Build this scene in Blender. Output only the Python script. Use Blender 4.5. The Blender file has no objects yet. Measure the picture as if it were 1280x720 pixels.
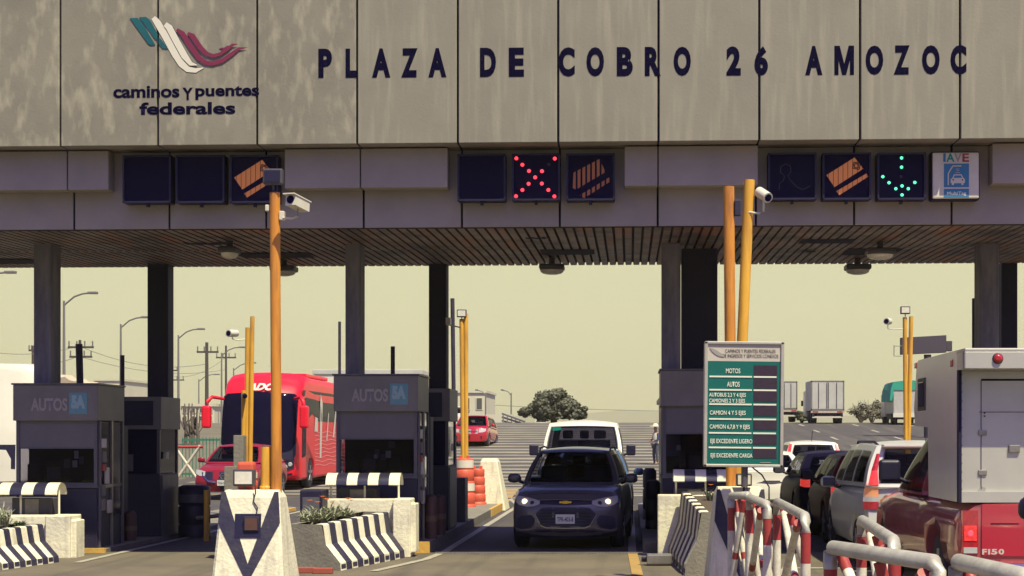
import bpy, bmesh, math, random
from mathutils import Vector, Matrix
random.seed(7)
PI = math.pi
SC = bpy.context.scene
COL = SC.collection
F = 2000.0; VX = 787.0; HY = 545.0; EYE = 1.75

def X(px, D): return (px - VX) / F * D
def Z(py, D): return EYE + (HY - py) / F * D
def gz(y):
    """terrain height along the road: flat plaza, then a rise to a crest"""
    if y < 50: return 0.0
    if y < 75: return .05 * (y - 50) ** 2 / 50
    if y < 112: return .625 + .05 * (y - 75)
    if y < 124:
        t = y - 112
        return 2.475 + .05 * t - .05 * t * t / 24
    if y < 200: return 2.775 - .00526 * (y - 124)
    return 2.375

# ------------------------------------------------------------ materials
def nd(nt, t, **kw):
    n = nt.nodes.new(t)
    for k, v in kw.items(): setattr(n, k, v)
    return n

def mat(name, col, rough=.6, metal=0.0, col2=None, scale=4.0, amt=.5, bump=0.0, bscale=None, coat=0.0,
        emit=None, estr=0.0, stretch=(1, 1, 1), detail=6.0, lo=.35, hi=.7, spec=.5, rvar=0.0, streak=None):
    m = bpy.data.materials.new(name); m.use_nodes = True
    nt = m.node_tree; b = nt.nodes['Principled BSDF']; L = nt.links
    b.inputs['Base Color'].default_value = (*col, 1)
    b.inputs['Roughness'].default_value = rough
    b.inputs['Metallic'].default_value = metal
    b.inputs['Specular IOR Level'].default_value = spec
    if coat: b.inputs['Coat Weight'].default_value = coat; b.inputs['Coat Roughness'].default_value = .04
    if emit:
        b.inputs['Emission Color'].default_value = (*emit, 1); b.inputs['Emission Strength'].default_value = estr
    tc = nd(nt, 'ShaderNodeTexCoord'); geo = nd(nt, 'ShaderNodeNewGeometry')
    mp = nd(nt, 'ShaderNodeMapping'); mp.inputs['Scale'].default_value = stretch
    L.new(geo.outputs['Position'] if stretch == (0, 0, 0) else tc.outputs['Object'], mp.inputs['Vector'])
    if col2 is not None:
        nz = nd(nt, 'ShaderNodeTexNoise'); nz.inputs['Scale'].default_value = scale; nz.inputs['Detail'].default_value = detail
        nz.inputs['Roughness'].default_value = .62
        L.new(mp.outputs['Vector'], nz.inputs['Vector'])
        rp = nd(nt, 'ShaderNodeMapRange'); rp.inputs['From Min'].default_value = lo; rp.inputs['From Max'].default_value = hi
        rp.inputs['To Max'].default_value = amt
        L.new(nz.outputs['Fac'], rp.inputs['Value'])
        mx = nd(nt, 'ShaderNodeMix', data_type='RGBA')
        mx.inputs['A'].default_value = (*col, 1); mx.inputs['B'].default_value = (*col2, 1)
        L.new(rp.outputs['Result'], mx.inputs['Factor'])
        out = mx.outputs['Result']
        if streak:   # (colour, amount, scale-vector) : rain streaks / second wear layer
            mp2 = nd(nt, 'ShaderNodeMapping'); mp2.inputs['Scale'].default_value = streak[2]
            L.new(tc.outputs['Object'], mp2.inputs['Vector'])
            n2 = nd(nt, 'ShaderNodeTexNoise'); n2.inputs['Scale'].default_value = 1.0; n2.inputs['Detail'].default_value = 5
            L.new(mp2.outputs['Vector'], n2.inputs['Vector'])
            r2 = nd(nt, 'ShaderNodeMapRange'); r2.inputs['From Min'].default_value = .5; r2.inputs['From Max'].default_value = .72
            r2.inputs['To Max'].default_value = streak[1]
            L.new(n2.outputs['Fac'], r2.inputs['Value'])
            m2 = nd(nt, 'ShaderNodeMix', data_type='RGBA'); m2.inputs['B'].default_value = (*streak[0], 1)
            L.new(out, m2.inputs['A']); L.new(r2.outputs['Result'], m2.inputs['Factor'])
            out = m2.outputs['Result']
        L.new(out, b.inputs['Base Color'])
        if rvar:
            r3 = nd(nt, 'ShaderNodeMapRange'); r3.inputs['To Min'].default_value = rough - rvar; r3.inputs['To Max'].default_value = rough + rvar
            L.new(nz.outputs['Fac'], r3.inputs['Value']); L.new(r3.outputs['Result'], b.inputs['Roughness'])
    if bump:
        n3 = nd(nt, 'ShaderNodeTexNoise'); n3.inputs['Scale'].default_value = bscale or scale * 6; n3.inputs['Detail'].default_value = 4
        L.new(mp.outputs['Vector'], n3.inputs['Vector'])
        bp = nd(nt, 'ShaderNodeBump'); bp.inputs['Strength'].default_value = bump; bp.inputs['Distance'].default_value = .02
        L.new(n3.outputs['Fac'], bp.inputs['Height']); L.new(bp.outputs['Normal'], b.inputs['Normal'])
    return m

M = {}
def mk(k, *a, **kw): M[k] = mat(k, *a, **kw); return M[k]
mk('panel', (0.245, 0.23, 0.187), .55, col2=(0.2, 0.188, 0.158), scale=1.3, amt=.8, bump=.08, bscale=30, rvar=.1, streak=((.36, .335, .26), .45, (11, 2, .9)))
mk('panel_worn', (0.23, 0.215, 0.175), .6, col2=(0.175, 0.163, 0.138), scale=1.1, amt=.9, bump=.1, bscale=30, rvar=.1, lo=.38, hi=.66, streak=((.40, .375, .28), .6, (8, 2, 3.0)), detail=12)
mk('panel_low', (0.32, 0.287, 0.262), .55, col2=(0.23, 0.205, 0.195), scale=1.1, amt=.8, bump=.05, bscale=30, streak=((.33, .27, .22), .4, (3, 3, .8)))
mk('seam', (.006, .004, .035), .9)
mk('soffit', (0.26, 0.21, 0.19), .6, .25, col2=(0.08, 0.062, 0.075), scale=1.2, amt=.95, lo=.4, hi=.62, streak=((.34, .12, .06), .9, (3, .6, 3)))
mk('holeblack', (.004, .003, .03), .9)
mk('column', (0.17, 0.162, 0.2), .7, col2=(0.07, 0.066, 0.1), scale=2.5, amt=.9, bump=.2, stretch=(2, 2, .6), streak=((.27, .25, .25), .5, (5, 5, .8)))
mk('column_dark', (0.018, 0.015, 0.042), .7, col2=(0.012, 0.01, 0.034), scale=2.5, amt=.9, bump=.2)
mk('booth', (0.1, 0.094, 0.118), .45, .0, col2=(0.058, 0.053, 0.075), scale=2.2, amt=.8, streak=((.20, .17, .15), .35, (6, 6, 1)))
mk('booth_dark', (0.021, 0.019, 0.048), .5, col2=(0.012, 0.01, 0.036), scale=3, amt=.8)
mk('booth_plate', (0.19, 0.175, 0.175), .5, col2=(0.12, 0.11, 0.12), scale=2.0, amt=.8)
mk('steel', (.35, .33, .30), .4, .7, col2=(.2, .18, .17), scale=5, amt=.7)
mk('glass', (.008, .006, .035), .06, spec=.12)
mk('glass_car', (.006, .005, .022), .05, spec=.02)
mk('blind', (0.13, 0.12, 0.135), .5, col2=(0.09, 0.083, 0.1), scale=3)
mk('white_paint', (0.78, 0.74, 0.56), .75, col2=(.50, .47, .40), scale=3, amt=.6, bump=.45, bscale=22, streak=((.30, .27, .23), .45, (9, 9, 1.6)))
mk('white_smooth', (0.76, 0.73, 0.57), .5, col2=(0.6, 0.56, 0.43), scale=5, amt=.6)
mk('black_paint', (.020, .017, .052), .6, col2=(.06, .055, .07), scale=6, amt=.6, bump=.3, bscale=22)
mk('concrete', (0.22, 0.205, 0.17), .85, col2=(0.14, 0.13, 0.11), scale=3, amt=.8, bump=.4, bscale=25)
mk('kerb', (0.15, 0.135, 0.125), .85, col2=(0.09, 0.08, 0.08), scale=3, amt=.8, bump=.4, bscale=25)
mk('yellow_paint', (.62, .36, .07), .7, col2=(.42, .27, .09), scale=4, amt=.8, bump=.3, bscale=20)
mk('pole_orange', (.62, .26, .035), .45, col2=(.42, .15, .03), scale=3, amt=.7, stretch=(3, 3, .6), streak=((.16, .06, .04), .7, (14, 14, 1.5)))
mk('pole_yellow', (.72, .40, .05), .45, col2=(.52, .25, .04), scale=3, amt=.7, stretch=(3, 3, .6), streak=((.25, .11, .05), .5, (14, 14, 1.5)))
mk('pole_dark', (.022, .018, .05), .6, col2=(.07, .05, .06), scale=5)
mk('navy_letter', (.004, .003, .022), .9, spec=.05)
mk('grey_letter', (0.3, 0.285, 0.275), .6)
mk('logo_teal', (.0, .085, .11), .55, col2=(.01, .12, .14), scale=5)
mk('logo_white', (.66, .63, .55), .55)
mk('logo_maroon', (.17, .015, .055), .55)
mk('teal_plate', (.11, .27, .33), .5, col2=(.16, .3, .34), scale=4)
mk('signal_case', (.006, .004, .036), .55)
mk('signal_face', (0.006, 0.004, 0.028), .7, spec=.15)
mk('led_red', (.6, .02, .03), .5, emit=(1.0, .05, .08), estr=1.5)
mk('led_green', (.05, .5, .25), .5, emit=(.12, 1.0, .5), estr=1.1)
mk('led_dark', (.03, .025, .05), .5)
mk('amber', (.45, .15, .05), .5, emit=(.8, .28, .08), estr=.14)
mk('amber_dim', (.28, .09, .04), .5, emit=(.8, .28, .08), estr=.03)
mk('sign_white', (.60, .57, .50), .5, col2=(.48, .45, .40), scale=9)
mk('sign_blue', (.03, .17, .34), .5, col2=(.05, .2, .36), scale=9)
mk('sign_green', (.0, .125, .105), .4, col2=(.0, .09, .08), scale=6, coat=.3)
mk('sign_green_pale', (.0, .22, .17), .4)
mk('sign_head', (.52, .48, .42), .5, col2=(.42, .38, .34), scale=9)
mk('display', (.035, .022, .04), .3, col2=(.05, .035, .055), scale=20)
mk('sign_text', (.72, .72, .62), .5)
mk('asphalt', (0.068, 0.06, 0.06), .85, col2=(0.045, 0.04, 0.042), scale=.8, amt=.8, bump=.5, bscale=60, stretch=(1, 1, 1), streak=((.11, .10, .085), .7, (1.3, .05, 1)))
mk('apron', (0.15, 0.126, 0.092), .85, col2=(0.088, 0.075, 0.06), scale=.9, amt=.85, bump=.4, bscale=60, streak=((.045, .038, .036), .9, (1.5, .05, 1)))
mk('hill_road', (0.072, 0.065, 0.065), .85, col2=(0.05, 0.045, 0.048), scale=.4, amt=.8, bump=.3, bscale=30)
mk('strip', (0.29, 0.265, 0.2), .8, col2=(0.1, 0.09, 0.085), scale=.9, amt=.95, lo=.40, hi=.66, stretch=(.5, 2.5, 1), detail=10)
mk('marking', (0.38, 0.36, 0.3), .7, col2=(0.22, 0.2, 0.17), scale=5, amt=.8)
mk('marking_yellow', (0.4, 0.25, 0.07), .7, col2=(0.27, 0.18, 0.08), scale=5, amt=.8)
mk('dirt', (0.15, 0.135, 0.1), .95, col2=(0.1, 0.09, 0.065), scale=.3, amt=.9)
mk('drum_orange', (.60, .10, .055), .55, col2=(.45, .08, .05), scale=5)
mk('drum_white', (.66, .62, .55), .5)
mk('red_paint', (.36, .035, .04), .5, col2=(.25, .04, .035), scale=8, amt=.8, bump=.1)
mk('rail_white', (.70, .67, .58), .5, col2=(.42, .38, .33), scale=9, amt=.7, bump=.15, streak=((.30, .15, .10), .5, (12, 12, 5)))
mk('rail_grey', (0.5, 0.48, 0.42), .45, .3, col2=(0.32, 0.3, 0.27), scale=9, amt=.8, bump=.15)
mk('plastic_black', (.009, .007, .032), .5)
mk('tyre', (.011, .009, .026), .8)
mk('rim', (.30, .30, .31), .35, .8)
mk('chrome', (.5, .5, .5), .15, 1.0)
mk('lens_clear', (.42, .42, .42), .1, coat=.6)
mk('headlamp_on', (.8, .8, .7), .2, emit=(1, .74, .40), estr=1.5)
mk('tail_red', (.42, .015, .02), .2, coat=.8, col2=(.16, .01, .02), scale=22, lo=.42, hi=.6)
mk('tail_red_on', (.6, .03, .03), .2, coat=.6, col2=(.22, .01, .02), scale=22, amt=.9, lo=.42, hi=.6, emit=(1, .06, .04), estr=.4)
mk('tail_amber', (.75, .28, .10), .2, coat=.8, col2=(.5, .35, .25), scale=22, lo=.42, hi=.6, emit=(1, .4, .2), estr=.1)
mk('plate_white', (.55, .55, .52), .5)
mk('plate_ink', (.04, .05, .12), .5)
mk('gold', (.62, .40, .08), .25, .9)
mk('trax_paint', (.105, .098, .115), .30, .2, coat=.5, spec=.5)
mk('blue_paint', (.10, .17, .27), .25, .4, coat=.8)
mk('silver_paint', (.52, .52, .50), .30, .15, coat=.1, spec=.3, col2=(.44, .44, .43), scale=2)
mk('maroon_paint', (.12, .010, .024), .38, .0, coat=.0, spec=.04)
mk('red_car', (.42, .012, .03), .25, .1, coat=.9)
mk('red_truck', (.44, .018, .04), .3, .1, coat=.7, col2=(.36, .02, .04), scale=2)
mk('bus_red', (.72, .012, .035), .4, .0, coat=.25, spec=.3)
mk('black_car', (.008, .006, .022), .4, .0, coat=.0, spec=.02)
mk('white_car', (.68, .66, .58), .3, coat=.7)
mk('van_white', (.66, .64, .55), .4, coat=.4, col2=(.58, .55, .46), scale=3)
mk('camper', (0.52, 0.505, 0.465), .42, .35, col2=(0.42, 0.41, 0.39), scale=2.2, amt=.7, rvar=.12)
mk('camper_side', (0.74, 0.72, 0.68), .22, .30, col2=(0.6, 0.58, 0.57), scale=3, rvar=.08)
mk('truck_grey', (.50, .50, .47), .5, col2=(.38, .38, .36), scale=1, amt=.8)
mk('tarp_beige', (.50, .44, .33), .9, col2=(.36, .31, .24), scale=.5, amt=.8, bump=.6, bscale=3)
mk('tarp_green', (.02, .33, .24), .7, col2=(.02, .22, .18), scale=2, bump=.5, bscale=4)
mk('tarp_clear', (.48, .47, .44), .4, col2=(.3, .3, .3), scale=4, bump=.6, bscale=5)
mk('lamp_case', (.06, .055, .07), .5)
mk('lamp_glass', (.75, .72, .62), .25, col2=(.5, .47, .42), scale=20)
mk('cctv_white', (.62, .60, .52), .4, col2=(.5, .47, .4), scale=9)
mk('galv', (.20, .19, .20), .5, .3)
mk('leaf', (.085, .09, .065), .7, col2=(.13, .13, .085), scale=1.2)
mk('leaf_light', (.20, .185, .14), .75, col2=(.08, .075, .06), scale=2)
mk('grass_leaf', (.075, .11, .05), .6, col2=(.13, .14, .07), scale=7)
mk('agave', (0.26, 0.28, 0.18), .5, col2=(0.36, 0.37, 0.25), scale=9)
mk('flower', (.78, .20, .04), .6)
mk('bark', (.10, .08, .07), .9)
mk('wood_pole', (.055, .045, .05), .9, col2=(.09, .075, .07), scale=8)
mk('building', (.58, .55, .44), .8, col2=(.46, .43, .35), scale=.3)
mk('building_win', (.08, .08, .08), .4)
mk('green_fence', (.03, .17, .12), .6)
mk('mountain', (0.16, 0.15, 0.12), .95, col2=(0.12, 0.11, 0.09), scale=.004)
mk('billboard_dark', (.055, .045, .07), .8)
mk('skin', (.32, .17, .11), .6)
mk('cloth_navy', (.03, .05, .16), .9)
mk('cloth_jeans', (.07, .075, .11), .9)
mk('cloth_vest', (.62, .60, .48), .8)
mk('straw', (.62, .56, .42), .8)
mk('soil', (.08, .06, .045), .95)

def clear_glass(name, tint, rough=.02):
    m = bpy.data.materials.new(name); m.use_nodes = True; nt = m.node_tree; nt.nodes.clear(); L = nt.links
    o = nd(nt, 'ShaderNodeOutputMaterial'); mx = nd(nt, 'ShaderNodeMixShader'); tr = nd(nt, 'ShaderNodeBsdfTransparent'); gl = nd(nt, 'ShaderNodeBsdfGlossy')
    lw = nd(nt, 'ShaderNodeFresnel'); lw.inputs['IOR'].default_value = 1.38
    mr = nd(nt, 'ShaderNodeMapRange'); mr.inputs['To Max'].default_value = .30; L.new(lw.outputs['Fac'], mr.inputs['Value'])
    tr.inputs['Color'].default_value = (*tint, 1); gl.inputs['Roughness'].default_value = rough; gl.inputs['Color'].default_value = (.9, .9, .9, 1)
    L.new(mr.outputs['Result'], mx.inputs[0]); L.new(tr.outputs[0], mx.inputs[1]); L.new(gl.outputs[0], mx.inputs[2]); L.new(mx.outputs[0], o.inputs['Surface'])
    M[name] = m
clear_glass('glass_clear', (.42, .42, .50)); clear_glass('glass_booth', (.55, .54, .62)); clear_glass('glass_dark', (.22, .22, .30))
mk('interior', (.02, .017, .04), .8); mk('seat', (.035, .03, .05), .8); mk('chrome_dull', (.4, .4, .4), .3, .8)
# ------------------------------------------------------------ mesh builder
class MB:
    def __init__(s): s.v = []; s.f = []; s.m = []; s.mats = []; s.sm = []
    def mi(s, k):
        if k not in s.mats: s.mats.append(k)
        return s.mats.index(k)
    def add(s, vs, fs, k, smooth=False):
        o = len(s.v); s.v += [tuple(v) for v in vs]; i = s.mi(k)
        for f in fs: s.f.append(tuple(a + o for a in f)); s.m.append(i); s.sm.append(smooth)
        return s
    def box(s, x0, x1, y0, y1, z0, z1, k, xf=None):
        vs = [(x0, y0, z0), (x1, y0, z0), (x1, y1, z0), (x0, y1, z0), (x0, y0, z1), (x1, y0, z1), (x1, y1, z1), (x0, y1, z1)]
        if xf: vs = [xf(Vector(v)) for v in vs]
        return s.add(vs, [(0, 3, 2, 1), (4, 5, 6, 7), (0, 1, 5, 4), (1, 2, 6, 5), (2, 3, 7, 6), (3, 0, 4, 7)], k)
    def bbox(s, x0, x1, y0, y1, z0, z1, k, b=.01, seg=2):
        """bevelled box"""
        bm = bmesh.new(); bmesh.ops.create_cube(bm, size=1)
        for v in bm.verts: v.co = Vector(((x0 + x1) / 2 + v.co.x * (x1 - x0), (y0 + y1) / 2 + v.co.y * (y1 - y0), (z0 + z1) / 2 + v.co.z * (z1 - z0)))
        bmesh.ops.bevel(bm, geom=bm.edges[:], offset=b, segments=seg, affect='EDGES', profile=.6)
        return s.addbm(bm, k)
    def addbm(s, bm, k, smooth=False):
        bm.verts.index_update()
        s.add([v.co[:] for v in bm.verts], [tuple(v.index for v in f.verts) for f in bm.faces], k, smooth); bm.free(); return s
    def tube(s, p, q, r, k, n=12, r2=None, caps=True):
        p, q = Vector(p), Vector(q); d = (q - p)
        if d.length < 1e-6: return s
        a = d.normalized(); u = a.cross(Vector((0, 0, 1)) if abs(a.z) < .9 else Vector((1, 0, 0))).normalized(); w = a.cross(u)
        r2 = r if r2 is None else r2; vs = []
        for i in range(n):
            t = 2 * PI * i / n; e = u * math.cos(t) + w * math.sin(t)
            vs.append(p + e * r); vs.append(q + e * r2)
        fs = [(2 * i, 2 * ((i + 1) % n), 2 * ((i + 1) % n) + 1, 2 * i + 1) for i in range(n)]
        s.add(vs, fs, k, True)
        if caps:
            s.add(vs[0::2], [tuple(range(n - 1, -1, -1))], k); s.add(vs[1::2], [tuple(range(n))], k)
        return s
    def path(s, pts, r, k, n=10):
        pts = [Vector(p) for p in pts]; rings = []
        for i, p in enumerate(pts):
            d = (pts[min(i + 1, len(pts) - 1)] - pts[max(i - 1, 0)]).normalized()
            u = d.cross(Vector((0, 0, 1)) if abs(d.z) < .9 else Vector((1, 0, 0))).normalized(); w = d.cross(u)
            rr = r[i] if isinstance(r, (list, tuple)) else r
            rings.append([p + (u * math.cos(2 * PI * j / n) + w * math.sin(2 * PI * j / n)) * rr for j in range(n)])
        return s.loft(rings, k, True, caps=True)
    def loft(s, rings, k, smooth=True, caps=True, closed=True):
        n = len(rings[0]); vs = [v for r in rings for v in r]; fs = []
        for i in range(len(rings) - 1):
            for j in range(n if closed else n - 1):
                a = i * n + j; b = i * n + (j + 1) % n
                fs.append((a, b, b + n, a + n))
        s.add(vs, fs, k, smooth)
        if caps and closed:
            s.add(rings[0], [tuple(range(n - 1, -1, -1))], k); s.add(rings[-1], [tuple(range(n))], k)
        return s
    def lathe(s, prof, c, k, axis='z', n=20, smooth=True):
        """prof: [(r, h)]; axis direction"""
        c = Vector(c); rings = []
        for r, h in prof:
            ring = []
            for j in range(n):
                t = 2 * PI * j / n; a, b = r * math.cos(t), r * math.sin(t)
                if axis == 'z': ring.append(c + Vector((a, b, h)))
                elif axis == 'x': ring.append(c + Vector((h, a, b)))
                else: ring.append(c + Vector((a, h, -b)))
            rings.append(ring)
        return s.loft(rings, k, smooth, caps=True)
    def prism(s, pts, y0, y1, k):
        """polygon in xz (counter-clockwise seen from -y) extruded y0..y1"""
        n = len(pts); a = sum(pts[i][0] * pts[(i + 1) % n][1] - pts[(i + 1) % n][0] * pts[i][1] for i in range(n))
        if a < 0: pts = pts[::-1]
        vs = [(x, y0, z) for x, z in pts] + [(x, y1, z) for x, z in pts]
        fs = [tuple(range(n)), tuple(range(2 * n - 1, n - 1, -1))] + [(i, i + n, (i + 1) % n + n, (i + 1) % n) for i in range(n)]
        return s.add(vs, fs, k)
    def grid(s, fn, nu, nv, k, smooth=True, flip=False):
        vs = [fn(i / nu, j / nv) for j in range(nv + 1) for i in range(nu + 1)]; fs = []
        for j in range(nv):
            for i in range(nu):
                a = j * (nu + 1) + i; f = (a, a + 1, a + nu + 2, a + nu + 1)
                fs.append(f[::-1] if flip else f)
        return s.add(vs, fs, k, smooth)
    def build(s, name, parent=None, loc=None, xf=None, sharp=None):
        me = bpy.data.meshes.new(name)
        vs = s.v
        if xf: vs = [xf(Vector(v))[:] for v in vs]
        me.from_pydata(vs, [], s.f); me.update()
        for k in s.mats: me.materials.append(M[k])
        me.polygons.foreach_set('material_index', s.m); me.polygons.foreach_set('use_smooth', s.sm)
        o = bpy.data.objects.new(name, me); COL.objects.link(o)
        if parent: o.parent = parent
        if loc: o.location = loc
        if sharp is not None:
            bm = bmesh.new(); bm.from_mesh(me); bmesh.ops.remove_doubles(bm, verts=bm.verts, dist=.0004)
            bmesh.ops.recalc_face_normals(bm, faces=bm.faces)
            for e in bm.edges:
                if len(e.link_faces) == 2 and e.calc_face_angle(0) > math.radians(sharp): e.smooth = False
            bm.to_mesh(me); bm.free()
        return o

def tag(o, label, cat, group=None):
    o['label'] = label; o['category'] = cat
    if group: o['group'] = group
    return o
def thing(name, label, cat, loc=(0, 0, 0), rz=0, group=None):
    o = bpy.data.objects.new(name, None); COL.objects.link(o); o.location = loc; o.rotation_euler = (0, 0, rz); o.empty_display_size = .2
    return tag(o, label, cat, group)
def struct(o, kind='structure'): o['kind'] = kind; return o
def kids(o): return [c for c in bpy.data.objects if c.parent == o]
def dup(root, loc, rz=None, label=None, group=None):
    def cp(o, par):
        c = o.copy(); COL.objects.link(c); c.parent = par
        for ch in kids(o):
            if ch is not c and ch.name != c.name: cp(ch, c)
        return c
    src = [root] ; r = root.copy(); COL.objects.link(r)
    for ch in kids(root): cp(ch, r)
    r.location = loc
    if rz is not None: r.rotation_euler = (0, 0, rz)
    if label: r['label'] = label
    if group: r['group'] = group
    return r

def text_obj(name, s, size, k, parent, loc, rot=(PI / 2, 0, 0), off=0.0, sx=1.0, ext=.004, space=1.0, align='CENTER', width=None, lead=1.0, xf=None):
    cu = bpy.data.curves.new(name, 'FONT'); cu.body = s; cu.size = size; cu.offset = off; cu.extrude = ext
    cu.align_x = align; cu.align_y = 'CENTER'; cu.space_character = space; cu.resolution_u = 3; cu.space_line = lead
    t = bpy.data.objects.new('tmp', cu); COL.objects.link(t)
    dg = bpy.context.evaluated_depsgraph_get(); dg.update()
    me = bpy.data.meshes.new_from_object(t.evaluated_get(dg)); bpy.data.objects.remove(t); bpy.data.curves.remove(cu)
    xs = [v.co.x for v in me.vertices]; w = (max(xs) - min(xs)) if xs else 1
    if width: sx = width / w
    me.transform(Matrix.Diagonal((sx, 1, 1, 1)))
    me.materials.clear(); me.materials.append(M[k]); me.name = name
    me.transform(Matrix.Translation(loc) @ Matrix.Rotation(rot[2], 4, 'Z') @ Matrix.Rotation(rot[1], 4, 'Y') @ Matrix.Rotation(rot[0], 4, 'X'))
    if xf:
        for v in me.vertices: v.co = xf(v.co)
    o = bpy.data.objects.new(name, me); COL.objects.link(o); o.parent = parent
    return o
mk('drum_brick', (.30, .07, .05), .9)
mk('steel_light', (.46, .44, .40), .45, .3, col2=(.34, .32, .3), scale=12)
mk('bollard_paint', (.10, .045, .035), .6, col2=(.05, .03, .035), scale=6); mk('bollard_band', (.16, .10, .06), .6)
mk('maroon_light', (.24, .014, .028), .3, .0, coat=.2, spec=.3)
mk('bus_line', (.80, .30, .30), .5)
mk('truck_flank', (.46, .09, .11), .12, .35, coat=.4, col2=(.30, .12, .14), scale=1.5, bump=.3, bscale=1.2, stretch=(1, 1.6, .5))
mk('mirror_dark', (.06, .06, .09), .08, spec=.6)
mk('chrome_badge', (.62, .60, .56), .3, .4)
mk('cloth_dark', (.02, .018, .03), .9)
SUN_EL, SUN_AZ, SUN_E, SKY_S, EXPO, HAZE = 61, 36, 5.0, .08, .50, True
ZEN = (.54, .48, 1.10, 1)
mk('plate_letter', (.26, .40, .44), .5)
mk('soffit_groove_shade', (.05, .035, .05), .8, col2=(.10, .05, .04), scale=2)  # dark colour paints extra shade into the grooves between the soffit boards
hm = bpy.data.materials.new('haze'); hm.use_nodes = True; hm.node_tree.nodes.clear()
_o = hm.node_tree.nodes.new('ShaderNodeOutputMaterial'); _v = hm.node_tree.nodes.new('ShaderNodeVolumePrincipled')
_v.inputs['Density'].default_value = .00022; _v.inputs['Color'].default_value = (.95, .93, .62, 1); _v.inputs['Anisotropy'].default_value = .0
hm.node_tree.links.new(_v.outputs['Volume'], _o.inputs['Volume']); M['haze'] = hm
def text_fit(name, s, x0, x1, z0, z1, y, k, parent, off=0.0, xf=None, rot180=False, slant=0.0):
    """text as a thin raised mesh filling a rectangle in the xz plane at depth y, read from -y"""
    cu = bpy.data.curves.new(name, 'FONT'); cu.body = s; cu.size = 1; cu.offset = off; cu.resolution_u = 4; cu.space_line = .95
    cu.align_x = 'CENTER'
    t = bpy.data.objects.new('tmp', cu); COL.objects.link(t)
    dg = bpy.context.evaluated_depsgraph_get(); dg.update()
    me = bpy.data.meshes.new_from_object(t.evaluated_get(dg)); bpy.data.objects.remove(t); bpy.data.curves.remove(cu)
    xs = [v.co.x for v in me.vertices]; ys = [v.co.y for v in me.vertices]
    a, b, c, d = min(xs), max(xs), min(ys), max(ys)
    for v in me.vertices:
        u = (v.co.x - a) / (b - a); w = (v.co.y - c) / (d - c)
        p = Vector((x0 + (x1 - x0) * (u + slant * w), y, z0 + (z1 - z0) * w))
        v.co = xf(p) if xf else p
    me.materials.clear(); me.materials.append(M[k]); me.name = name
    o = bpy.data.objects.new(name, me); COL.objects.link(o); o.parent = parent
    return o

# ============================================================ SETTING: ground
def sheet(name, k, x0, x1, ys, dz=0.0, nx=1, xfun=None):
    mb = MB(); vs = []; fs = []
    for y in ys:
        a, b = (x0, x1) if xfun is None else xfun(y)
        for i in range(nx + 1): vs.append((a + (b - a) * i / nx, y, gz(y) + dz))
    for j in range(len(ys) - 1):
        for i in range(nx):
            q = j * (nx + 1) + i; fs.append((q, q + 1, q + nx + 2, q + nx + 1))
    mb.add(vs, fs, k, True)
    return struct(mb.build(name))
YS = [-60, 0, 20, 40, 48] + [50 + i for i in range(0, 27)] + [80, 90, 100, 110] + [112 + i for i in range(13)] + [130, 150, 175, 200, 400, 1000, 3000, 9000]
def frange(a, b):
    return [a] + [y for y in YS if a < y < b] + [b]
sheet('ground', 'dirt', -4000, 4000, YS, -.02, nx=2)
sheet('plaza_road', 'asphalt', -45, 60, frange(-30, 47), 0.0)
sheet('front_apron', 'apron', -45, 60, [-30, 24.05], .004)
sheet('hill_road', 'hill_road', -17, 7.6, frange(46.9, 185), .004)
sheet('highway', 'asphalt', 7.6, 30, frange(46.9, 185), .006)
# rumble strips on the rise
mb = MB()
y = 47.4; r = random.Random(3)
while y < 121:
    w = r.uniform(.9, 1.35)
    ya, yb = y, y + w
    mb.add([(-16, ya, gz(ya) + .012), (7.2, ya, gz(ya) + .012), (7.2, yb, gz(yb) + .012), (-16, yb, gz(yb) + .012)], [(0, 1, 2, 3)], 'strip')
    y += r.uniform(2.3, 2.8)
o = mb.build('rumble_strips'); struct(o)
# highway lane dashes
mb = MB()
for xx in (12.1, 15.9, 19.7):
    y = 66
    while y < 122:
        mb.add([(xx - .09, y, gz(y) + .014), (xx + .09, y, gz(y) + .014), (xx + .09, y + 3.2, gz(y + 3.2) + .014), (xx - .09, y + 3.2, gz(y + 3.2) + .014)], [(0, 1, 2, 3)], 'marking')
        y += 9
struct(mb.build('road_markings'))
mb = MB()
def strip(mb, pts, w, k, z=.009):
    for (xa, ya), (xb, yb) in zip(pts, pts[1:]):
        mb.add([(xa - w / 2, ya, gz(ya) + z), (xa + w / 2, ya, gz(ya) + z), (xb + w / 2, yb, gz(yb) + z), (xb - w / 2, yb, gz(yb) + z)], [(0, 1, 2, 3)], k)
strip(mb, [(-2.88, 22.6), (-2.78, 24), (-2.78, 40), (-3.4, 45)], .12, 'marking', .012)
strip(mb, [(-3.3, 20.6), (-2.88, 22.6)], .12, 'marking', .012)
strip(mb, [(.1, 20), (.04, 24)], .14, 'marking_yellow', .012)
strip(mb, [(.04, 24), (.04, 40)], .12, 'marking', .012)
strip(mb, [(-7.6, 22), (-7.6, 42)], .12, 'marking', .012)
strip(mb, [(1.95, 20), (1.95, 42)], .12, 'marking', .012)
strip(mb, [(-4.7, 42.5), (-3.6, 44.2), (-2.6, 46)], .35, 'marking', .012)
mb.add([(-2.7, 46.2, .014), (7, 46.2, .014), (7, 46.9, .014), (-2.7, 46.9, .014)], [(0, 1, 2, 3)], 'marking')
# white line across the right-hand lane (seen through the barricades)
mb.add([(1.95, 21.0, .012), (4.8, 21.0, .012), (4.8, 21.18, .012), (1.95, 21.18, .012)], [(0, 1, 2, 3)], 'marking')
mb.add([((px_ - VX) / F * (3500 / (py_ - HY)), 3500 / (py_ - HY), .011) for px_, py_ in ((596, 634), (636, 628), (652, 606.5), (606, 613))], [(0, 1, 2, 3)], 'marking_yellow')
struct(mb.build('lane_lines'))
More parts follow.
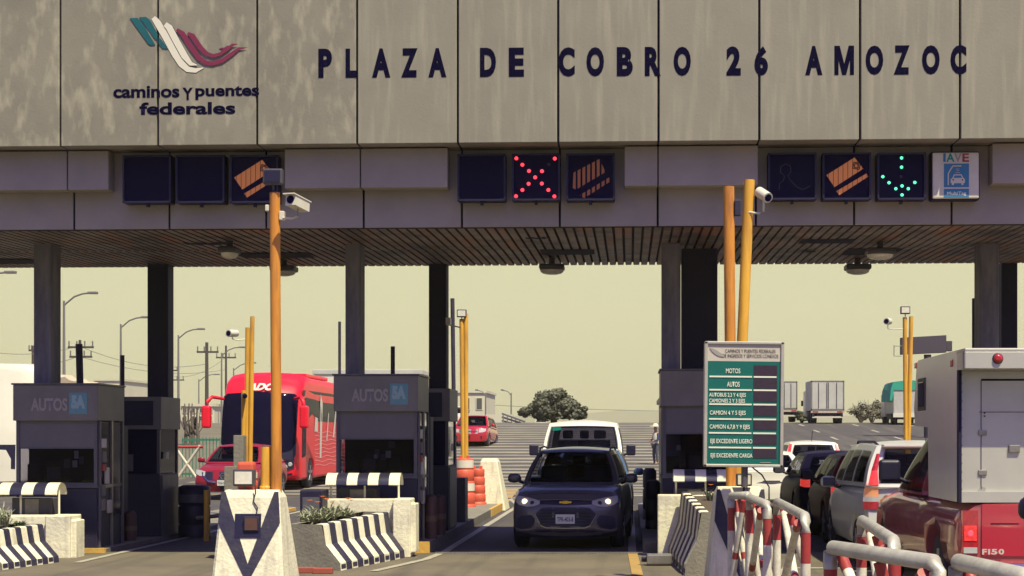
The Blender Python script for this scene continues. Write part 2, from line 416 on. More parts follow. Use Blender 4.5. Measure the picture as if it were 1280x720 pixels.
# drain grate line across the lane
g = thing('drain_grate', 'long narrow metal drain grate across the middle lane before the dark grey SUV', 'drain grate', (-1.4, 23.75, 0))
mb = MB(); mb.box(-1.5, 1.6, -.11, -.08, .0, .022, 'steel'); mb.box(-1.5, 1.6, .08, .11, .0, .022, 'steel')
for i in range(62): mb.box(-1.49 + i * .05, -1.468 + i * .05, -.08, .08, 0, .018, 'steel')
mb.build('grate', g)

# islands
def island(name, x0, x1, y0, y1, nose=True):
    mb = MB()
    n = 7
    xm = (x0 + x1) / 2; w = (x1 - x0) / 2
    ring = []
    for i in range(n + 1):
        t = PI * i / n; ring.append((xm - w * math.cos(t), y1 + .9 * math.sin(t)))
    base = [(x0, y0), *ring, (x1, y0)]
    pts = [(x0, y0)] + ring + [(x1, y0)]
    N = len(pts)
    vs = [(x, y, 0) for x, y in pts] + [(x, y, .16) for x, y in pts]
    for i in range(N):
        j = (i + 1) % N
        yel = max(pts[i][1], pts[j][1]) > y1 + .05
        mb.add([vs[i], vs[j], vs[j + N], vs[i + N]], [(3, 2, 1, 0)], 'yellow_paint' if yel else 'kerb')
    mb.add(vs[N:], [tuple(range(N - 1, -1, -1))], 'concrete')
    # worn yellow front corner of the kerb
    mb.box(x1 - .42, x1 + .012, y0 - .012, y0 + .06, 0.001, .172, 'yellow_paint')
    mb.box(x1 - .05, x1 + .014, y1 - 3.0, y1 - .01, .001, .171, 'yellow_paint')
    return struct(mb.build(name))
ISL = [(-9.45, -7.85), (-4.62, -3.0), (.2, 1.82), (4.95, 6.55)]
for a, b in ISL: island('pavement', a, b, 23.9, 37.6)
island('pavement', -14.2, -12.7, 23.9, 37.6)

# ============================================================ CANOPY
KS = .045
D0 = 21.4
def sh(v): return Vector((v[0], v[1] - KS * v[0], v[2]))
def FX(px, D): t = (px - VX) / F; return t * D / (1 + KS * t)
can = thing('toll_canopy', 'huge grey panelled toll plaza canopy with blue capital letters and an emblem on its fascia', 'canopy', (0, 0, 0))
DM = D0 + .28; DL = D0 + .55           # mid boxes, lower plane
zt = 8.6
zu = EYE + (HY - 177.0) / F * D0       # bottom of tall panels
zm = EYE + (HY - 232.5) / F * DM       # bottom of mid boxes
zl = EYE + (HY - 282.5) / F * DL       # bottom of lower band
seams = [-302, -177, -51, 75, 197, 321, 446, 572, 697.5, 823, 949, 1075, 1200, 1326, 1452, 1578]
XS = [FX(p, D0) for p in seams]
gap = .014
for i in range(len(XS) - 1):
    mb = MB(); a, b = XS[i] + gap, XS[i + 1] - gap
    k = 'panel_worn' if i in (2, 3, 4, 5) else 'panel'
    mb.bbox(a, b, D0, D0 + .05, zu, zt, k, .008, 1)
    mb.build('fascia_panel', can, xf=sh)
mb = MB(); x0, x1 = XS[0], XS[-1]
mb.box(x0, x1, D0 + .055, D0 + .20, zu + .02, zt - .01, 'seam')
mb.box(x0, x1, DM + .3, DL + .3, zu + .03, zu + .05, 'seam')
mb.box(x0, x1, DL + .06, DL + .25, zl + .01, zu + .05, 'seam')
mb.build('fascia_frame', can, xf=sh)
mids = [(-302, 136), (355, 560), (780, 948), (1240, 1578)]
for c, d in zip(XS, XS[1:]):
    MB().box(c + gap, d - gap, D0 + .056, DL + .05, zu + .006, zu + .019, 'panel_low').build('step_panel', can, xf=sh)
for a, b in mids:
    xa, xb = FX(a, DM), FX(b, DM)
    cuts = [xa] + [x for x in XS if xa + .15 < x < xb - .15] + [xb]
    for c, d in zip(cuts, cuts[1:]):
        mb = MB(); mb.bbox(c + .008, d - .008, DM, DL - .004, zm, zu - .012, 'panel_low', .008, 1)
        mb.build('box_panel', can, xf=sh)
for c, d in zip(XS, XS[1:]):
    mb = MB(); mb.bbox(c + gap, d - gap, DL, DL + .05, zl, zu + .002, 'panel_low', .006, 1)
    mb.build('lower_panel', can, xf=sh)
# corrugated soffit
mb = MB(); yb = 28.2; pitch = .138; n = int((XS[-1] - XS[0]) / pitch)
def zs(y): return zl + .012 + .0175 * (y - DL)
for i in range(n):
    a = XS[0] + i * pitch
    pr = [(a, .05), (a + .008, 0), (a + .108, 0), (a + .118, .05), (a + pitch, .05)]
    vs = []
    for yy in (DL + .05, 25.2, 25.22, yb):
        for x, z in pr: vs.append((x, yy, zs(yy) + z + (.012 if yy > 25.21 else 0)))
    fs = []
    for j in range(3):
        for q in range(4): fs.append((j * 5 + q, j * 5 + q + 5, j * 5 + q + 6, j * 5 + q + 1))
    mb.add(vs, fs[0::4] + fs[1::4], 'soffit'); mb.add(vs, fs[2::4] + fs[3::4], 'soffit_groove_shade')
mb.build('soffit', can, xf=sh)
mb = MB()
mb.add([(x0, DL + .06, zs(DL) + .12), (x1, DL + .06, zs(DL) + .12), (x1, yb - .02, zs(yb) + .12), (x0, yb - .02, zs(yb) + .12),
        (x0, DL + .06, 5.95), (x1, DL + .06, 5.95), (x1, yb - .02, 5.95), (x0, yb - .02, 5.95)],
       [(0, 3, 2, 1), (4, 5, 6, 7), (1, 2, 6, 5), (2, 3, 7, 6), (3, 0, 4, 7)], 'column_dark')
mb.build('roof', can, xf=sh)
# open hatches / broken strips in the soffit
def hatch(px0, px1, py, dy, ragged=.0):
    D = (zs(25) - EYE) * F / (HY - py); a, b = FX(px0, D), FX(px1, D); mb = MB()
    r = random.Random(int(px0)); n = 12; zz = zs(D) - .008
    top = [(a + (b - a) * i / n, D + dy / 2 + r.uniform(-ragged, ragged)) for i in range(n + 1)]
    bot = [(a + (b - a) * i / n, D - dy / 2 + r.uniform(-ragged, ragged)) for i in range(n + 1)]
    for i in range(n):
        mb.add([(top[i][0], top[i][1], zz), (top[i + 1][0], top[i + 1][1], zz), (bot[i + 1][0], bot[i + 1][1], zz), (bot[i][0], bot[i][1], zz)], [(0, 1, 2, 3), (3, 2, 1, 0)][:1], 'holeblack')
    mb.build('soffit_gap', can, xf=sh)
hatch(676, 743, 315, .75, .06); hatch(657, 688, 294, .16, .08); hatch(1000, 1068, 301, .55, .05)
hatch(1056, 1121, 317, .9, .02); hatch(300, 390, 318, .7, .05); hatch(232, 290, 300, .3, .1); hatch(-20, 45, 325, .7, .05); hatch(1002, 1020, 316, .2, .08)

# lettering
LET = [('P', 398, 415), ('L', 432, 446), ('A', 465, 488), ('Z', 501.5, 522), ('A', 535.5, 558), ('D', 600, 620), ('E', 636, 655),
       ('C', 698, 718.5), ('O', 733, 755), ('B', 771, 791), ('R', 806, 826), ('O', 842, 863.5), ('2', 908, 926), ('6', 943, 960),
       ('A', 1006.5, 1028), ('M', 1043, 1067.5), ('O', 1082, 1104), ('Z', 1117, 1137), ('O', 1152.5, 1174.5), ('C', 1188, 1208)]
for ch, a, b in LET:
    if ch == 'M':
        t = (a + b) / 2; zt_ = 61.0 - (t - 400) * .0058; D = D0 - KS * FX(t, D0); mb = MB()
        def mp(u, v): return (FX(a + (b - a) * u, D0), EYE + (HY - (zt_ + 36.5 * (1 - v))) / F * D)
        for P_ in ([(0, 0), (.21, 0), (.21, 1), (0, 1)], [(.79, 0), (1, 0), (1, 1), (.79, 1)], [(.205, 1), (.205, .52), (.40, 0), (.50, 0), (.50, .38), (.27, 1)], [(.795, 1), (.73, 1), (.50, .38), (.50, 0), (.60, 0), (.795, .52)]):
            q = [mp(*p) for p in P_]; mb.add([(x, D0 - .004, z) for x, z in q], [tuple(range(len(q)))], 'navy_letter')
        mb.build('letter', can, xf=sh); continue
    t = (a + b) / 2; zt_ = 61.0 - (t - 400) * .0058
    D = D0 - KS * FX(t, D0)
    text_fit('letter', ch, FX(a, D0), FX(b, D0), EYE + (HY - zt_ - 36.5) / F * D, EYE + (HY - zt_) / F * D, D0 - .004, 'navy_letter', can, off=.054, xf=sh)
def LP(pt, sc=3.4273, ox=130, oy=10):   # logo pixel -> fascia plane
    px, py = ox + pt[0] / 5.145, oy + pt[1] / 5.145
    x = FX(px, D0); D = D0 - KS * x
    return (x, EYE + (HY - py) / F * D)
def logo(pts, k, lift=.004, th=.006):
    mb = MB(); mb.prism([LP(p) for p in pts], D0 - lift - th, D0 - lift, k); mb.build('emblem', can, xf=sh)
def band(cl, w0, k, lift=.004):
    """stripe of constant width following a centre line given in logo pixels"""
    L, R = [], []
    for i, p in enumerate(cl):
        q0, q1 = cl[max(i - 1, 0)], cl[min(i + 1, len(cl) - 1)]
        dx, dy = q1[0] - q0[0], q1[1] - q0[1]; l = math.hypot(dx, dy); nx, ny = -dy / l, dx / l
        w = w0[i] if isinstance(w0, list) else w0
        L.append((p[0] + nx * w, p[1] + ny * w)); R.append((p[0] - nx * w, p[1] - ny * w))
    mb = MB()
    for i in range(len(cl) - 1):
        q = [LP(L[i]), LP(L[i + 1]), LP(R[i + 1]), LP(R[i])]
        mb.add([(x, D0 - lift, z) for x, z in q], [(0, 1, 2, 3)], k)
    mb.build('emblem', can, xf=sh)
logo([(168, 66), (215, 64), (250, 100), (330, 238), (300, 240), (283, 228)], 'logo_teal')
logo([(228, 60), (270, 58), (295, 75), (345, 165), (345, 205), (330, 200)], 'logo_teal')
logo([(352, 190), (368, 202), (412, 262), (380, 262), (352, 228)], 'logo_teal')
wl = [(318, 62), (345, 95), (400, 190), (460, 300), (500, 360), (540, 395), (590, 402), (640, 385)]
band(wl, [18, 25, 25, 25, 25, 22, 18, 6], 'navy_letter', .003); band(wl, [16, 22.5, 22.5, 22.5, 22.5, 19, 15, 3], 'logo_white', .006)
wl = [(395, 105), (420, 125), (470, 220), (520, 310), (560, 360), (600, 368)]
band(wl, [18, 24, 24, 24, 17, 6], 'navy_letter', .009); band(wl, [16, 21.5, 21.5, 21.5, 14, 3], 'logo_white', .012)
band([(470, 140), (505, 165), (560, 250), (615, 325), (655, 352), (700, 358), (760, 342), (820, 300), (870, 262), (925, 256)], [10, 17, 18, 17, 15, 14, 14, 13, 9, 1], 'logo_maroon', .015)
band([(540, 165), (570, 180), (625, 262), (665, 298), (705, 310), (750, 298), (800, 262), (830, 238), (865, 234)], [10, 17, 17, 14, 12, 11, 12, 8, 1], 'logo_maroon', .018)
logo([(742, 258), (775, 255), (800, 240), (780, 275)], 'logo_maroon')
def ltext(s, a, b, y0, y1, off=.032):
    (xa, za), (xb, zb) = LP((a, y1)), LP((b, y0)); text_fit('letter', s, xa, xb, za, zb, D0 - .004, 'navy_letter', can, off=off, xf=sh)
ltext('caminos', 60, 486, 498, 580); ltext('Y', 505, 572, 512, 592); ltext('puentes', 588, 998, 498, 592)
ltext('federales', 228, 845, 602, 688)

# hanging luminaires under the soffit
def lamp(px, py, D, label, w=.42):
    x = X(px, D); z = zs(D)
    t = thing('ceiling_lamp', label, 'ceiling lamp', (x, D, z), 0, 'lamps under the canopy')
    mb = MB(); mb.tube((0, 0, -.10), (0, 0, .03), .05, 'lamp_case'); mb.bbox(-w / 2, w / 2, -.2, .2, -.19, -.10, 'lamp_case', .03); mb.build('housing', t)
    mb = MB(); mb.loft([[Vector((ww / 2 * math.cos(a) * (1), .2 * ww / w * math.sin(a) * .9, zz)) for a in [2 * PI * j / 20 for j in range(20)]] for ww, zz in ((w * .96, -.191), (w * .9, -.225), (w * .72, -.25), (w * .4, -.265))], 'lamp_glass', True)
    mb.build('lens', t); return t
lamp(690, 337, 26.9, 'round glass lamp hanging under the canopy over the middle lane')
lamp(1072, 327, 26.9, 'lamp at the back edge of the canopy above the silver estate car')
lamp(1100, 300, 24.2, 'lamp under the canopy near the front edge, below the green lit arrow', .42)
lamp(287, 303, 24.0, 'small lamp under the canopy left of the tall yellow pole', .26)
lamp(355, 334, 27.2, 'lamp at the back edge of the canopy beside the tall yellow pole')

# columns
def column(px, D, w, d, k, label, z0=.16, name='steel_column'):
    x = X(px, D); mb = MB(); zt_ = zs(D + KS * x) + .04
    mb.bbox(-w / 2, w / 2, 0, d, z0, zt_, k, .012, 1)
    mb.bbox(-w / 2 - .03, w / 2 + .03, -.02, d + .02, z0, z0 + .06, k, .01, 1)
    o = mb.build(name, loc=(x, D, 0)); tag(o, label, 'column', 'canopy columns'); return o
column(53, 24.45, .27, .42, 'column', 'square grey column rising from the booth at the left edge of the photo')
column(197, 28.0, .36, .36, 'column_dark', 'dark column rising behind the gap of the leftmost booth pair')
column(441, 24.45, .23, .42, 'column', 'square weathered grey column rising from the booth left of the middle lane')
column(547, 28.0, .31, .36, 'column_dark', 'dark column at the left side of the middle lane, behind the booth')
column(839, 24.45, .29, .3, 'column', 'square stained grey column right of the middle lane')
column(1237, 24.45, .29, .42, 'column', 'front grey column at the right edge above the box truck')
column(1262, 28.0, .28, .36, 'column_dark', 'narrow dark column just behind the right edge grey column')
# wide dark duct next to the third column
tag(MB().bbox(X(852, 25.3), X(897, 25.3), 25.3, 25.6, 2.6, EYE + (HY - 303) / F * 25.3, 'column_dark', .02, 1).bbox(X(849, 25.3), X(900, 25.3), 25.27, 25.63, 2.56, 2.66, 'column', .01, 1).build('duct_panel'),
    'wide dark vertical panel beside the stained column, behind the orange poles', 'panel')

# ============================================================ lane signals
def SP(px, py, D): return (FX(px, D), EYE + (HY - py) / F * (D - KS * FX(px, D)))
DS = D0 + .33
def clip(poly, a, b):
    def cut(P, c, keep):
        out = []
        for i in range(len(P)):
            p, q = P[i], P[(i + 1) % len(P)]; ip, iq = keep(p[0], c), keep(q[0], c)
            if ip: out.append(p)
            if ip != iq:
                t = (c - p[0]) / (q[0] - p[0]); out.append((c, p[1] + t * (q[1] - p[1])))
        return out
    return cut(cut(poly, a, lambda x, c: x >= c), b, lambda x, c: x <= c)
def signal(px0, px1, py0, py1, kind, label):
    (xa, za), (xb, zb) = SP(px0, py1, DS), SP(px1, py0, DS)
    t = thing('lane_signal', label, 'lane signal', (0, 0, 0), 0, 'lane signal boxes under the fascia')
    mb = MB(); mb.bbox(xa, xb, DS, DL - .01, za, zb, 'signal_case', .015)
    e = .025
    for q in ((xa, xb, za, za + e), (xa, xb, zb - e, zb), (xa, xa + e, za, zb), (xb - e, xb, za, zb)):
        mb.box(q[0], q[1], DS - .03, DS + .01, q[2], q[3], 'signal_case')
    mb.box((xa + xb) / 2 - .02, (xa + xb) / 2 + .02, DS + .02, DS + .08, za - .05, za, 'signal_case')
    mb.build('case', t, xf=sh)
    MB().box(xa + e, xb - e, DS - .004, DS, za + e, zb - e, 'signal_face').build('screen', t, xf=sh)
    def led(px, py, k, r=.026):
        x, z = SP(px, py, DS); mb = MB(); mb.lathe([(r, .0), (r * .9, -.012), (r * .5, -.02)], (x, DS - .004, z), k, 'y', 10); mb.build('led', t, xf=sh)
    if kind == 'x':
        for a, b in ((182, 112), (374, 113), (212, 144), (245, 175), (310, 176), (276, 207), (243, 239), (309, 238), (212, 270), (342, 270), (180, 301), (372, 302)):
            led(600 + a / 4, 170 + b / 4, 'led_red')
        led(600 + 343 / 4, 170 + 144 / 4, 'led_dark')
    if kind == 'arrow':
        for a, b in ((790, 88), (790, 125), (715, 163), (740, 187), (843, 186), (792, 200), (767, 211), (817, 211), (792, 236)):
            led(880 + a / 3.2, 170 + b / 3.2, 'led_green', .022)
        led(880 + 787 / 3.2, 170 + 163 / 3.2, 'led_dark', .02)
    if kind.startswith('card'):
        dx = px0 - 1028; dy = py0 - 191; k = 'amber' if kind == 'card' else 'amber_dim'
        card = [(1033, 219), (1068, 197), (1079, 211), (1043, 234)]; st = [(1045.5, 239), (1083, 217), (1085, 221), (1049, 244)]
        if kind == 'card_dim': card = [(1037, 215), (1036, 234), (1040, 236), (1077, 214), (1069, 198)]; st = [(1045, 243), (1083, 220), (1084, 225), (1050, 247)]
        for nm, P in (('card_light', card), ('stripe_light', st)):
            mb = MB(); x = 1030.0
            while x < 1090:
                q = clip(P, x + .0, x + (5.3 if kind == 'card' else 3.6))
                if len(q) > 2:
                    pts = [SP(a + dx, b + dy, DS) for a, b in q]
                    mb.prism(pts, DS - .012, DS - .004, k)
                x += 6
            mb.build(nm, t, xf=sh)
        if kind == 'card':
            mb = MB(); c = (1070.5 + dx, 207.5 + dy)
            for r in (5.6, 3.4):
                pts = [(c[0] + r * math.cos(a), c[1] + r * math.sin(a)) for a in (-.55, .95, 2.6, 4.1)]
                for i in range(4):
                    p, q = SP(*pts[i], DS), SP(*pts[(i + 1) % 4], DS); mb.tube((p[0], DS - .014, p[1]), (q[0], DS - .014, q[1]), .006, 'signal_face', 5)
            mb.build('chip_mark', t, xf=sh)
    if kind == 'person':
        dx = px0 - 960; dy = py0 - 191; mb = MB()
        P = [(300, 215), (302, 190), (318, 178), (322, 160), (305, 145), (308, 122), (325, 112), (345, 120), (348, 142), (335, 160), (345, 178), (372, 205), (395, 215), (425, 200)]
        for p, q in zip(P, P[1:]):
            a, b = SP(880 + p[0] / 3.2 + dx, 170 + p[1] / 3.2 + dy, DS), SP(880 + q[0] / 3.2 + dx, 170 + q[1] / 3.2 + dy, DS)
            mb.tube((a[0], DS - .008, a[1]), (b[0], DS - .008, b[1]), .007, 'led_dark', 5)
        mb.build('figure_outline', t, xf=sh)
signal(154, 214, 194, 254, '', 'unlit black signal box, leftmost of the three over the left lane')
signal(220.5, 281, 194, 254, '', 'unlit black signal box between the leftmost one and the orange striped one')
signal(288, 348, 194, 254, 'card', 'signal box with a striped orange card symbol behind the top of the yellow camera pole')
signal(572, 632, 192.5, 251.5, '', 'unlit black signal box left of the red cross')
signal(640, 700, 192, 251, 'x', 'black signal box showing a red cross of lights over the middle lane')
signal(708, 768.5, 192, 251, 'card_dim', 'signal box with a dim orange striped card symbol right of the red cross')
signal(960, 1020.5, 191, 250, 'person', 'dark signal box with a faint outline of a figure over the right lane')
signal(1028, 1088.5, 191, 250, 'card', 'signal box with a bright orange card symbol between the faint figure and the green arrow')
signal(1096.5, 1157, 191, 250, 'arrow', 'black signal box showing a green down arrow of lights')

# IAVE electronic tag sign
t = thing('lane_sign', 'square white sign reading IAVE over a blue car symbol, beside the green arrow signal', 'sign', (0, 0, 0))
(xa, za), (xb, zb) = SP(1165, 249, DS), SP(1224, 190, DS)
MB().bbox(xa - .012, xb + .012, DS, DL - .01, za - .012, zb + .012, 'signal_case', .03).build('case', t, xf=sh)
MB().bbox(xa + .006, xb - .006, DS - .02, DS + .05, za + .006, zb - .006, 'sign_white', .018).build('board', t, xf=sh)
def S8(a, b): return SP(1140 + a / 9, 180 + b / 9, DS)
def s8box(nm, a0, b0, a1, b1, k, y): 
    (x0, z1), (x1, z0) = S8(a0, b0), S8(a1, b1); MB().box(x0, x1, y, y + .003, z0, z1, k).build(nm, t, xf=sh)
s8box('blue_field', 355, 225, 637, 488, 'sign_blue', DS - .024); s8box('blue_field', 355, 508, 637, 602, 'sign_blue', DS - .024)
for ch, a, b, k in (('I', 348, 376, 'sign_blue'), ('A', 382, 475, 'sign_green_pale'), ('V', 470, 555, 'sign_white_l'), ('E', 562, 637, 'red_text')):
    if k == 'sign_white_l': k = 'grey_letter'
    if k == 'red_text': k = 'red_paint'
    (x0, z0), (x1, z1) = S8(a, 205), S8(b, 108); text_fit('letter', ch, x0, x1, z0, z1, DS - .0235, k, t, off=.03, xf=sh)
(x0, z0), (x1, z1) = S8(390, 585), S8(605, 538); text_fit('letter', 'MultiTag', x0, x1, z0, z1, DS - .0265, 'sign_text', t, off=.02, xf=sh)
mb = MB()
def s8tube(P, r):
    for p, q in zip(P, P[1:]):
        a, b = S8(*p), S8(*q); mb.tube((a[0], DS - .026, a[1]), (b[0], DS - .026, b[1]), r, 'sign_white', 6)
s8tube([(403, 465), (403, 335), (455, 250), (550, 250)], .010)
s8tube([(490, 285), (530, 285)], .003); s8tube([(496, 302), (526, 302)], .003); s8tube([(485, 325), (535, 325)], .003)
car_pts = [(430, 440), (430, 400), (448, 385), (468, 345), (552, 345), (572, 385), (590, 400), (590, 440), (575, 445), (572, 465), (553, 465), (550, 445), (468, 445), (465, 465), (445, 465), (443, 445)]
mb.prism([S8(*p) for p in car_pts], DS - .030, DS - .024, 'sign_white')
mb.prism([S8(*p) for p in [(462, 385), (474, 358), (546, 358), (558, 385)]], DS - .033, DS - .0305, 'sign_blue')
for c in ((458, 407), (562, 407)): mb.prism([S8(c[0] + 9 * math.cos(a), c[1] + 9 * math.sin(a)) for a in [2 * PI * i / 8 for i in range(8)]], DS - .033, DS - .0305, 'signal_case')
mb.build('car_symbol', t, xf=sh)
# ============================================================ BOOTHS
def booth(name, x0, x1, y0, y1, zt_, label, sign=True, seed=0, windows=True, z0=.16, side=1):
    t = thing(name, label, 'toll booth', ((x0 + x1) / 2, y0, z0), 0, 'toll booths on the islands')
    X0, X1 = x0 - (x0 + x1) / 2, x1 - (x0 + x1) / 2; W = X1 - X0; Dp = y1 - y0; H = zt_ - z0; r = random.Random(seed)
    band = .54; zb = H - band; zw1 = zb; zbl = zb - .41; zw0 = 1.13 - z0 + .02; 
    mb = MB(); # lower walls
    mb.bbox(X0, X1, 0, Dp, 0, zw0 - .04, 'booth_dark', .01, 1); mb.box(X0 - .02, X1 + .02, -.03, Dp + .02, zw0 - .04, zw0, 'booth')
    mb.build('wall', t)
    for xx in (X0, X1 - .05):
        for yy in (0, Dp - .05): MB().box(xx, xx + .05, yy, yy + .05, zw0, zb, 'booth').build('corner_post', t)
    MB().box(X0 + .05, X1 - .05, .01, .05, zw0, zw0 + .035, 'booth').build('sill', t); MB().box(X0 + .05, X1 - .05, .012, .05, zbl - .012, zbl + .012, 'booth').build('glazing_bar', t)
    MB().box(X0 + .05, X1 - .05, .02, .026, zw0 + .035, zbl - .012, 'glass_booth').build('window', t)
    # counter, screens, chair and papers seen through the glass
    MB().box(X0 + .06, X1 - .06, .05, .28, zw0 + .0, zw0 + .03, 'interior').build('counter', t)
    for i in range(3):
        xx = X0 + .18 + i * .33 + r.uniform(-.04, .04); MB().bbox(xx - .1, xx + .1, .16, .22, zw0 + .06, zw0 + r.uniform(.24, .34), 'interior' if i != 1 else 'booth', .01, 1).build('monitor', t)
    for i in range(5):
        xx = X0 + r.uniform(.2, 1.0); zz = zw0 + r.uniform(.2, .42); MB().box(xx, xx + r.uniform(.05, .1), .06 + i * .004, .062 + i * .004, zz, zz + r.uniform(.06, .14), ('sign_white', 'booth_plate', 'blind')[i % 3]).build('paper', t)
    MB().bbox(X0 + .35, X0 + .75, .24, .3, zw0 - .1, zw0 + .36, 'seat', .05, 3).build('chair_back', t)
    mb = MB(); mb.box(X0 + .05, X1 - .05, .016, .03, zbl + .012, zb, 'blind'); mb.build('blind', t)
    # interior dark core with shelf silhouettes
    mb = MB(); mb.box(X0 + .08, X1 - .1, .30, Dp - .1, zw0, zb, 'signal_case'); mb.build('interior', t)
    mb = MB(); mb.bbox(X0 - .03, X1 + .02, -.05, Dp + .03, zb, H, 'booth_plate', .008, 1); mb.box(X0 - .05, X1 + .04, -.07, Dp + .05, H, H + .025, 'booth'); o = mb.build('sign_band', t)
    if sign:
        text_fit('letter', 'AUTOS', X0 + .24, X0 + .79, H - .395, H - .20, -.056, 'grey_letter', t, off=.035)
        MB().box(X0 + .82, X1 - .13, -.058, -.051, H - .44, H - .12, 'teal_plate').build('number_plate', t)
        text_fit('letter', '5A', X0 + .85, X1 - .16, H - .36, H - .155, -.062, 'plate_letter', t, off=.08)
    # lane side: door frame, serving window, notices, meters
    mb = MB(); xs = X1 + .003
    mb.box(xs, xs + .03, .05, .09, 0, zb, 'booth'); mb.box(xs, xs + .03, Dp * .5, Dp * .5 + .05, 0, zb, 'steel'); mb.box(xs, xs + .03, Dp - .09, Dp - .03, 0, zb, 'booth'); mb.box(xs, xs + .028, .09, Dp * .5, zw0 - .05, zw0 + .0, 'steel')
    mb.build('door_frame', t)
    MB().box(xs, xs + .008, .1, Dp * .48, zw0 + .02, zb - .02, 'glass_booth').build('window', t)
    MB().box(xs, xs + .012, Dp * .5 + .06, Dp - .1, .5, zb - .02, 'glass').build('door', t)
    for i, (yy, zz, w, h, k) in enumerate([(.12, 1.55, .16, .14, 'sign_white'), (.12, 1.33, .16, .17, 'blind'), (.12, 1.2, .16, .1, 'red_paint'), (.10, .82, .14, .16, 'blind'), (.10, .6, .15, .17, 'booth_plate'), (.40, .55, .14, .2, 'sign_head'), (.3, 1.0, .12, .25, 'sign_white')]):
        MB().bbox(xs + .005, xs + .05, yy, yy + w, zz, zz + h, k, .006, 1).build('notice' if i % 2 else 'control_box', t)
    return t
booth('toll_booth', -9.24, -8.02, 24.1, 25.3, 2.66, 'grey AUTOS toll booth at the left edge, with the white lorry behind it')
booth('toll_booth', -4.42, -3.20, 24.1, 25.3, 2.66, 'grey toll booth with an AUTOS band left of the middle lane, red coach beside it', seed=2)
booth('toll_booth', .50, 1.72, 24.2, 25.4, 2.74, 'grey toll booth right of the middle lane, mostly hidden by the green tariff board', sign=False, seed=3)
booth('toll_booth', 5.1, 6.3, 24.2, 25.4, 2.66, 'toll booth hidden behind the box truck under the right edge columns', sign=False, seed=4)
# extra lintel on booth right of lane: upper plate as in the photo
def rear_booth(x0, x1, y0, y1, label, seed):
    t = thing('cashier_booth', label, 'toll booth', (0, 0, 0), 0, 'rear cashier booths'); r = random.Random(seed)
    zt_ = 2.55; mb = MB()
    mb.bbox(x0, x1, y0, y1, .16, 1.25, 'booth_dark', .01, 1); mb.build('wall', t)
    mb = MB(); mb.box(x1 - .002, x1 + .02, y0 + .1, y1 - .05, .2, 1.22, 'booth'); mb.build('side_panel', t)
    for xx in (x0, x1 - .05):
        for yy in (y0, y1 - .06): MB().box(xx, xx + .05, yy, yy + .06, 1.25, 2.0, 'booth').build('corner_post', t)
    MB().box(x0 + .05, x1 - .05, y0 + .02, y0 + .03, 1.26, 2.0, 'glass').build('window', t)
    MB().box(x1 - .03, x1 - .02, y0 + .06, y1 - .06, 1.26, 2.0, 'glass').build('window', t)
    MB().box(x0 + .1, x1 - .1, y0 + .2, y1 - .1, 1.26, 2.0, 'signal_case').build('interior', t)
    mb = MB(); mb.bbox(x0 - .02, x1 + .03, y0 - .03, y1 + .03, 2.0, zt_, 'booth_plate', .01, 1); mb.build('roof_band', t)
    MB().box(x0 + .06, x1 - .1, y0 - .04, y0 - .031, 2.07, zt_ - .07, 'signal_case').build('dark_panel', t)
    mb = MB(); mb.box(x0 + .06, x0 + .10, y0 - .035, y0 - .004, .3, 1.97, 'booth_plate'); mb.box(x0 + .06, x0 + .52, y0 - .036, y0 - .005, 1.90, 1.96, 'booth_plate'); mb.box(x0 + .48, x0 + .52, y0 - .035, y0 - .004, .3, 1.97, 'booth_plate'); mb.build('door_frame', t)
    MB().box(x0 + .10, x0 + .48, y0 - .02, y0 - .002, .3, 1.90, 'holeblack').build('door', t)
    MB().box(x0 + .62, x0 + .80, y0 - .012, y0 - .002, 1.62, 1.70, 'sign_white').build('notice', t); MB().box(x0 + .60, x0 + .95, y0 + .012, y0 + .018, 1.30, 1.58, 'booth').build('screen', t)
    MB().box(x0 + .56, x0 + .60, y0 - .03, y0 - .002, .4, 1.2, 'bollard_band').build('rusty_bar', t)
    MB().box(x1 + .022, x1 + .04, y0 + .25, y0 + .42, 1.5, 1.62, 'sign_white').build('notice', t)
    return t
rear_booth(-9.3, -7.9, 26.9, 28.0, 'rear cashier booth with a dark roof panel behind the leftmost booth', 1)
rear_booth(-4.35, -3.05, 26.9, 28.1, 'rear cashier booth with a pale side band left of the middle lane', 2)
rear_booth(.55, 1.75, 26.9, 28.1, 'rear cashier booth hidden behind the green tariff board', 3)
t = thing('service_room', 'dark service room on the right hand island, a strip showing left of the booth', 'booth', (0, 0, 0))
MB().bbox(.66, 1.75, 29.2, 36.2, .16, 2.45, 'booth_dark', .02, 1).build('wall', t); MB().bbox(.61, 1.81, 29.1, 36.3, 2.45, 2.56, 'booth', .02, 1).build('roof', t)
MB().box(.652, .658, 30, 31, .3, 2.2, 'booth').build('door', t)
# dark connecting equipment cabinets between booths
def cabinet(x, y, w, d, h, k, label, b=.02, z=.16):
    t = thing('equipment_cabinet', label, 'cabinet', (x, y, z))
    MB().bbox(-w / 2, w / 2, 0, d, 0, h, k, b).build('case', t)
    MB().box(-w / 2 + .04, w / 2 - .04, -.008, .0, h * .25, h * .9, 'booth').build('door', t)
    return t
cabinet(-8.45, 25.7, .55, .4, 1.9, 'booth_dark', 'tall dark lane cabinet in the gap between the two leftmost booths')
cabinet(-3.45, 25.7, .5, .4, 1.9, 'booth_dark', 'tall dark lane cabinet in the gap between the booths left of the middle lane')
cabinet(-3.2, 29.5, .34, .5, .82, 'booth', 'low slate grey cabinet beside the dark booth, near the orange drums')
cabinet(-4.52, 22.7, .32, .5, .98, 'plastic_black', 'black box beside the flower planter, under the red coach', z=0)
cabinet(-5.0, 33, .5, .5, .9, 'plastic_black', 'low black block on the island in front of the red coach wheels', z=0)

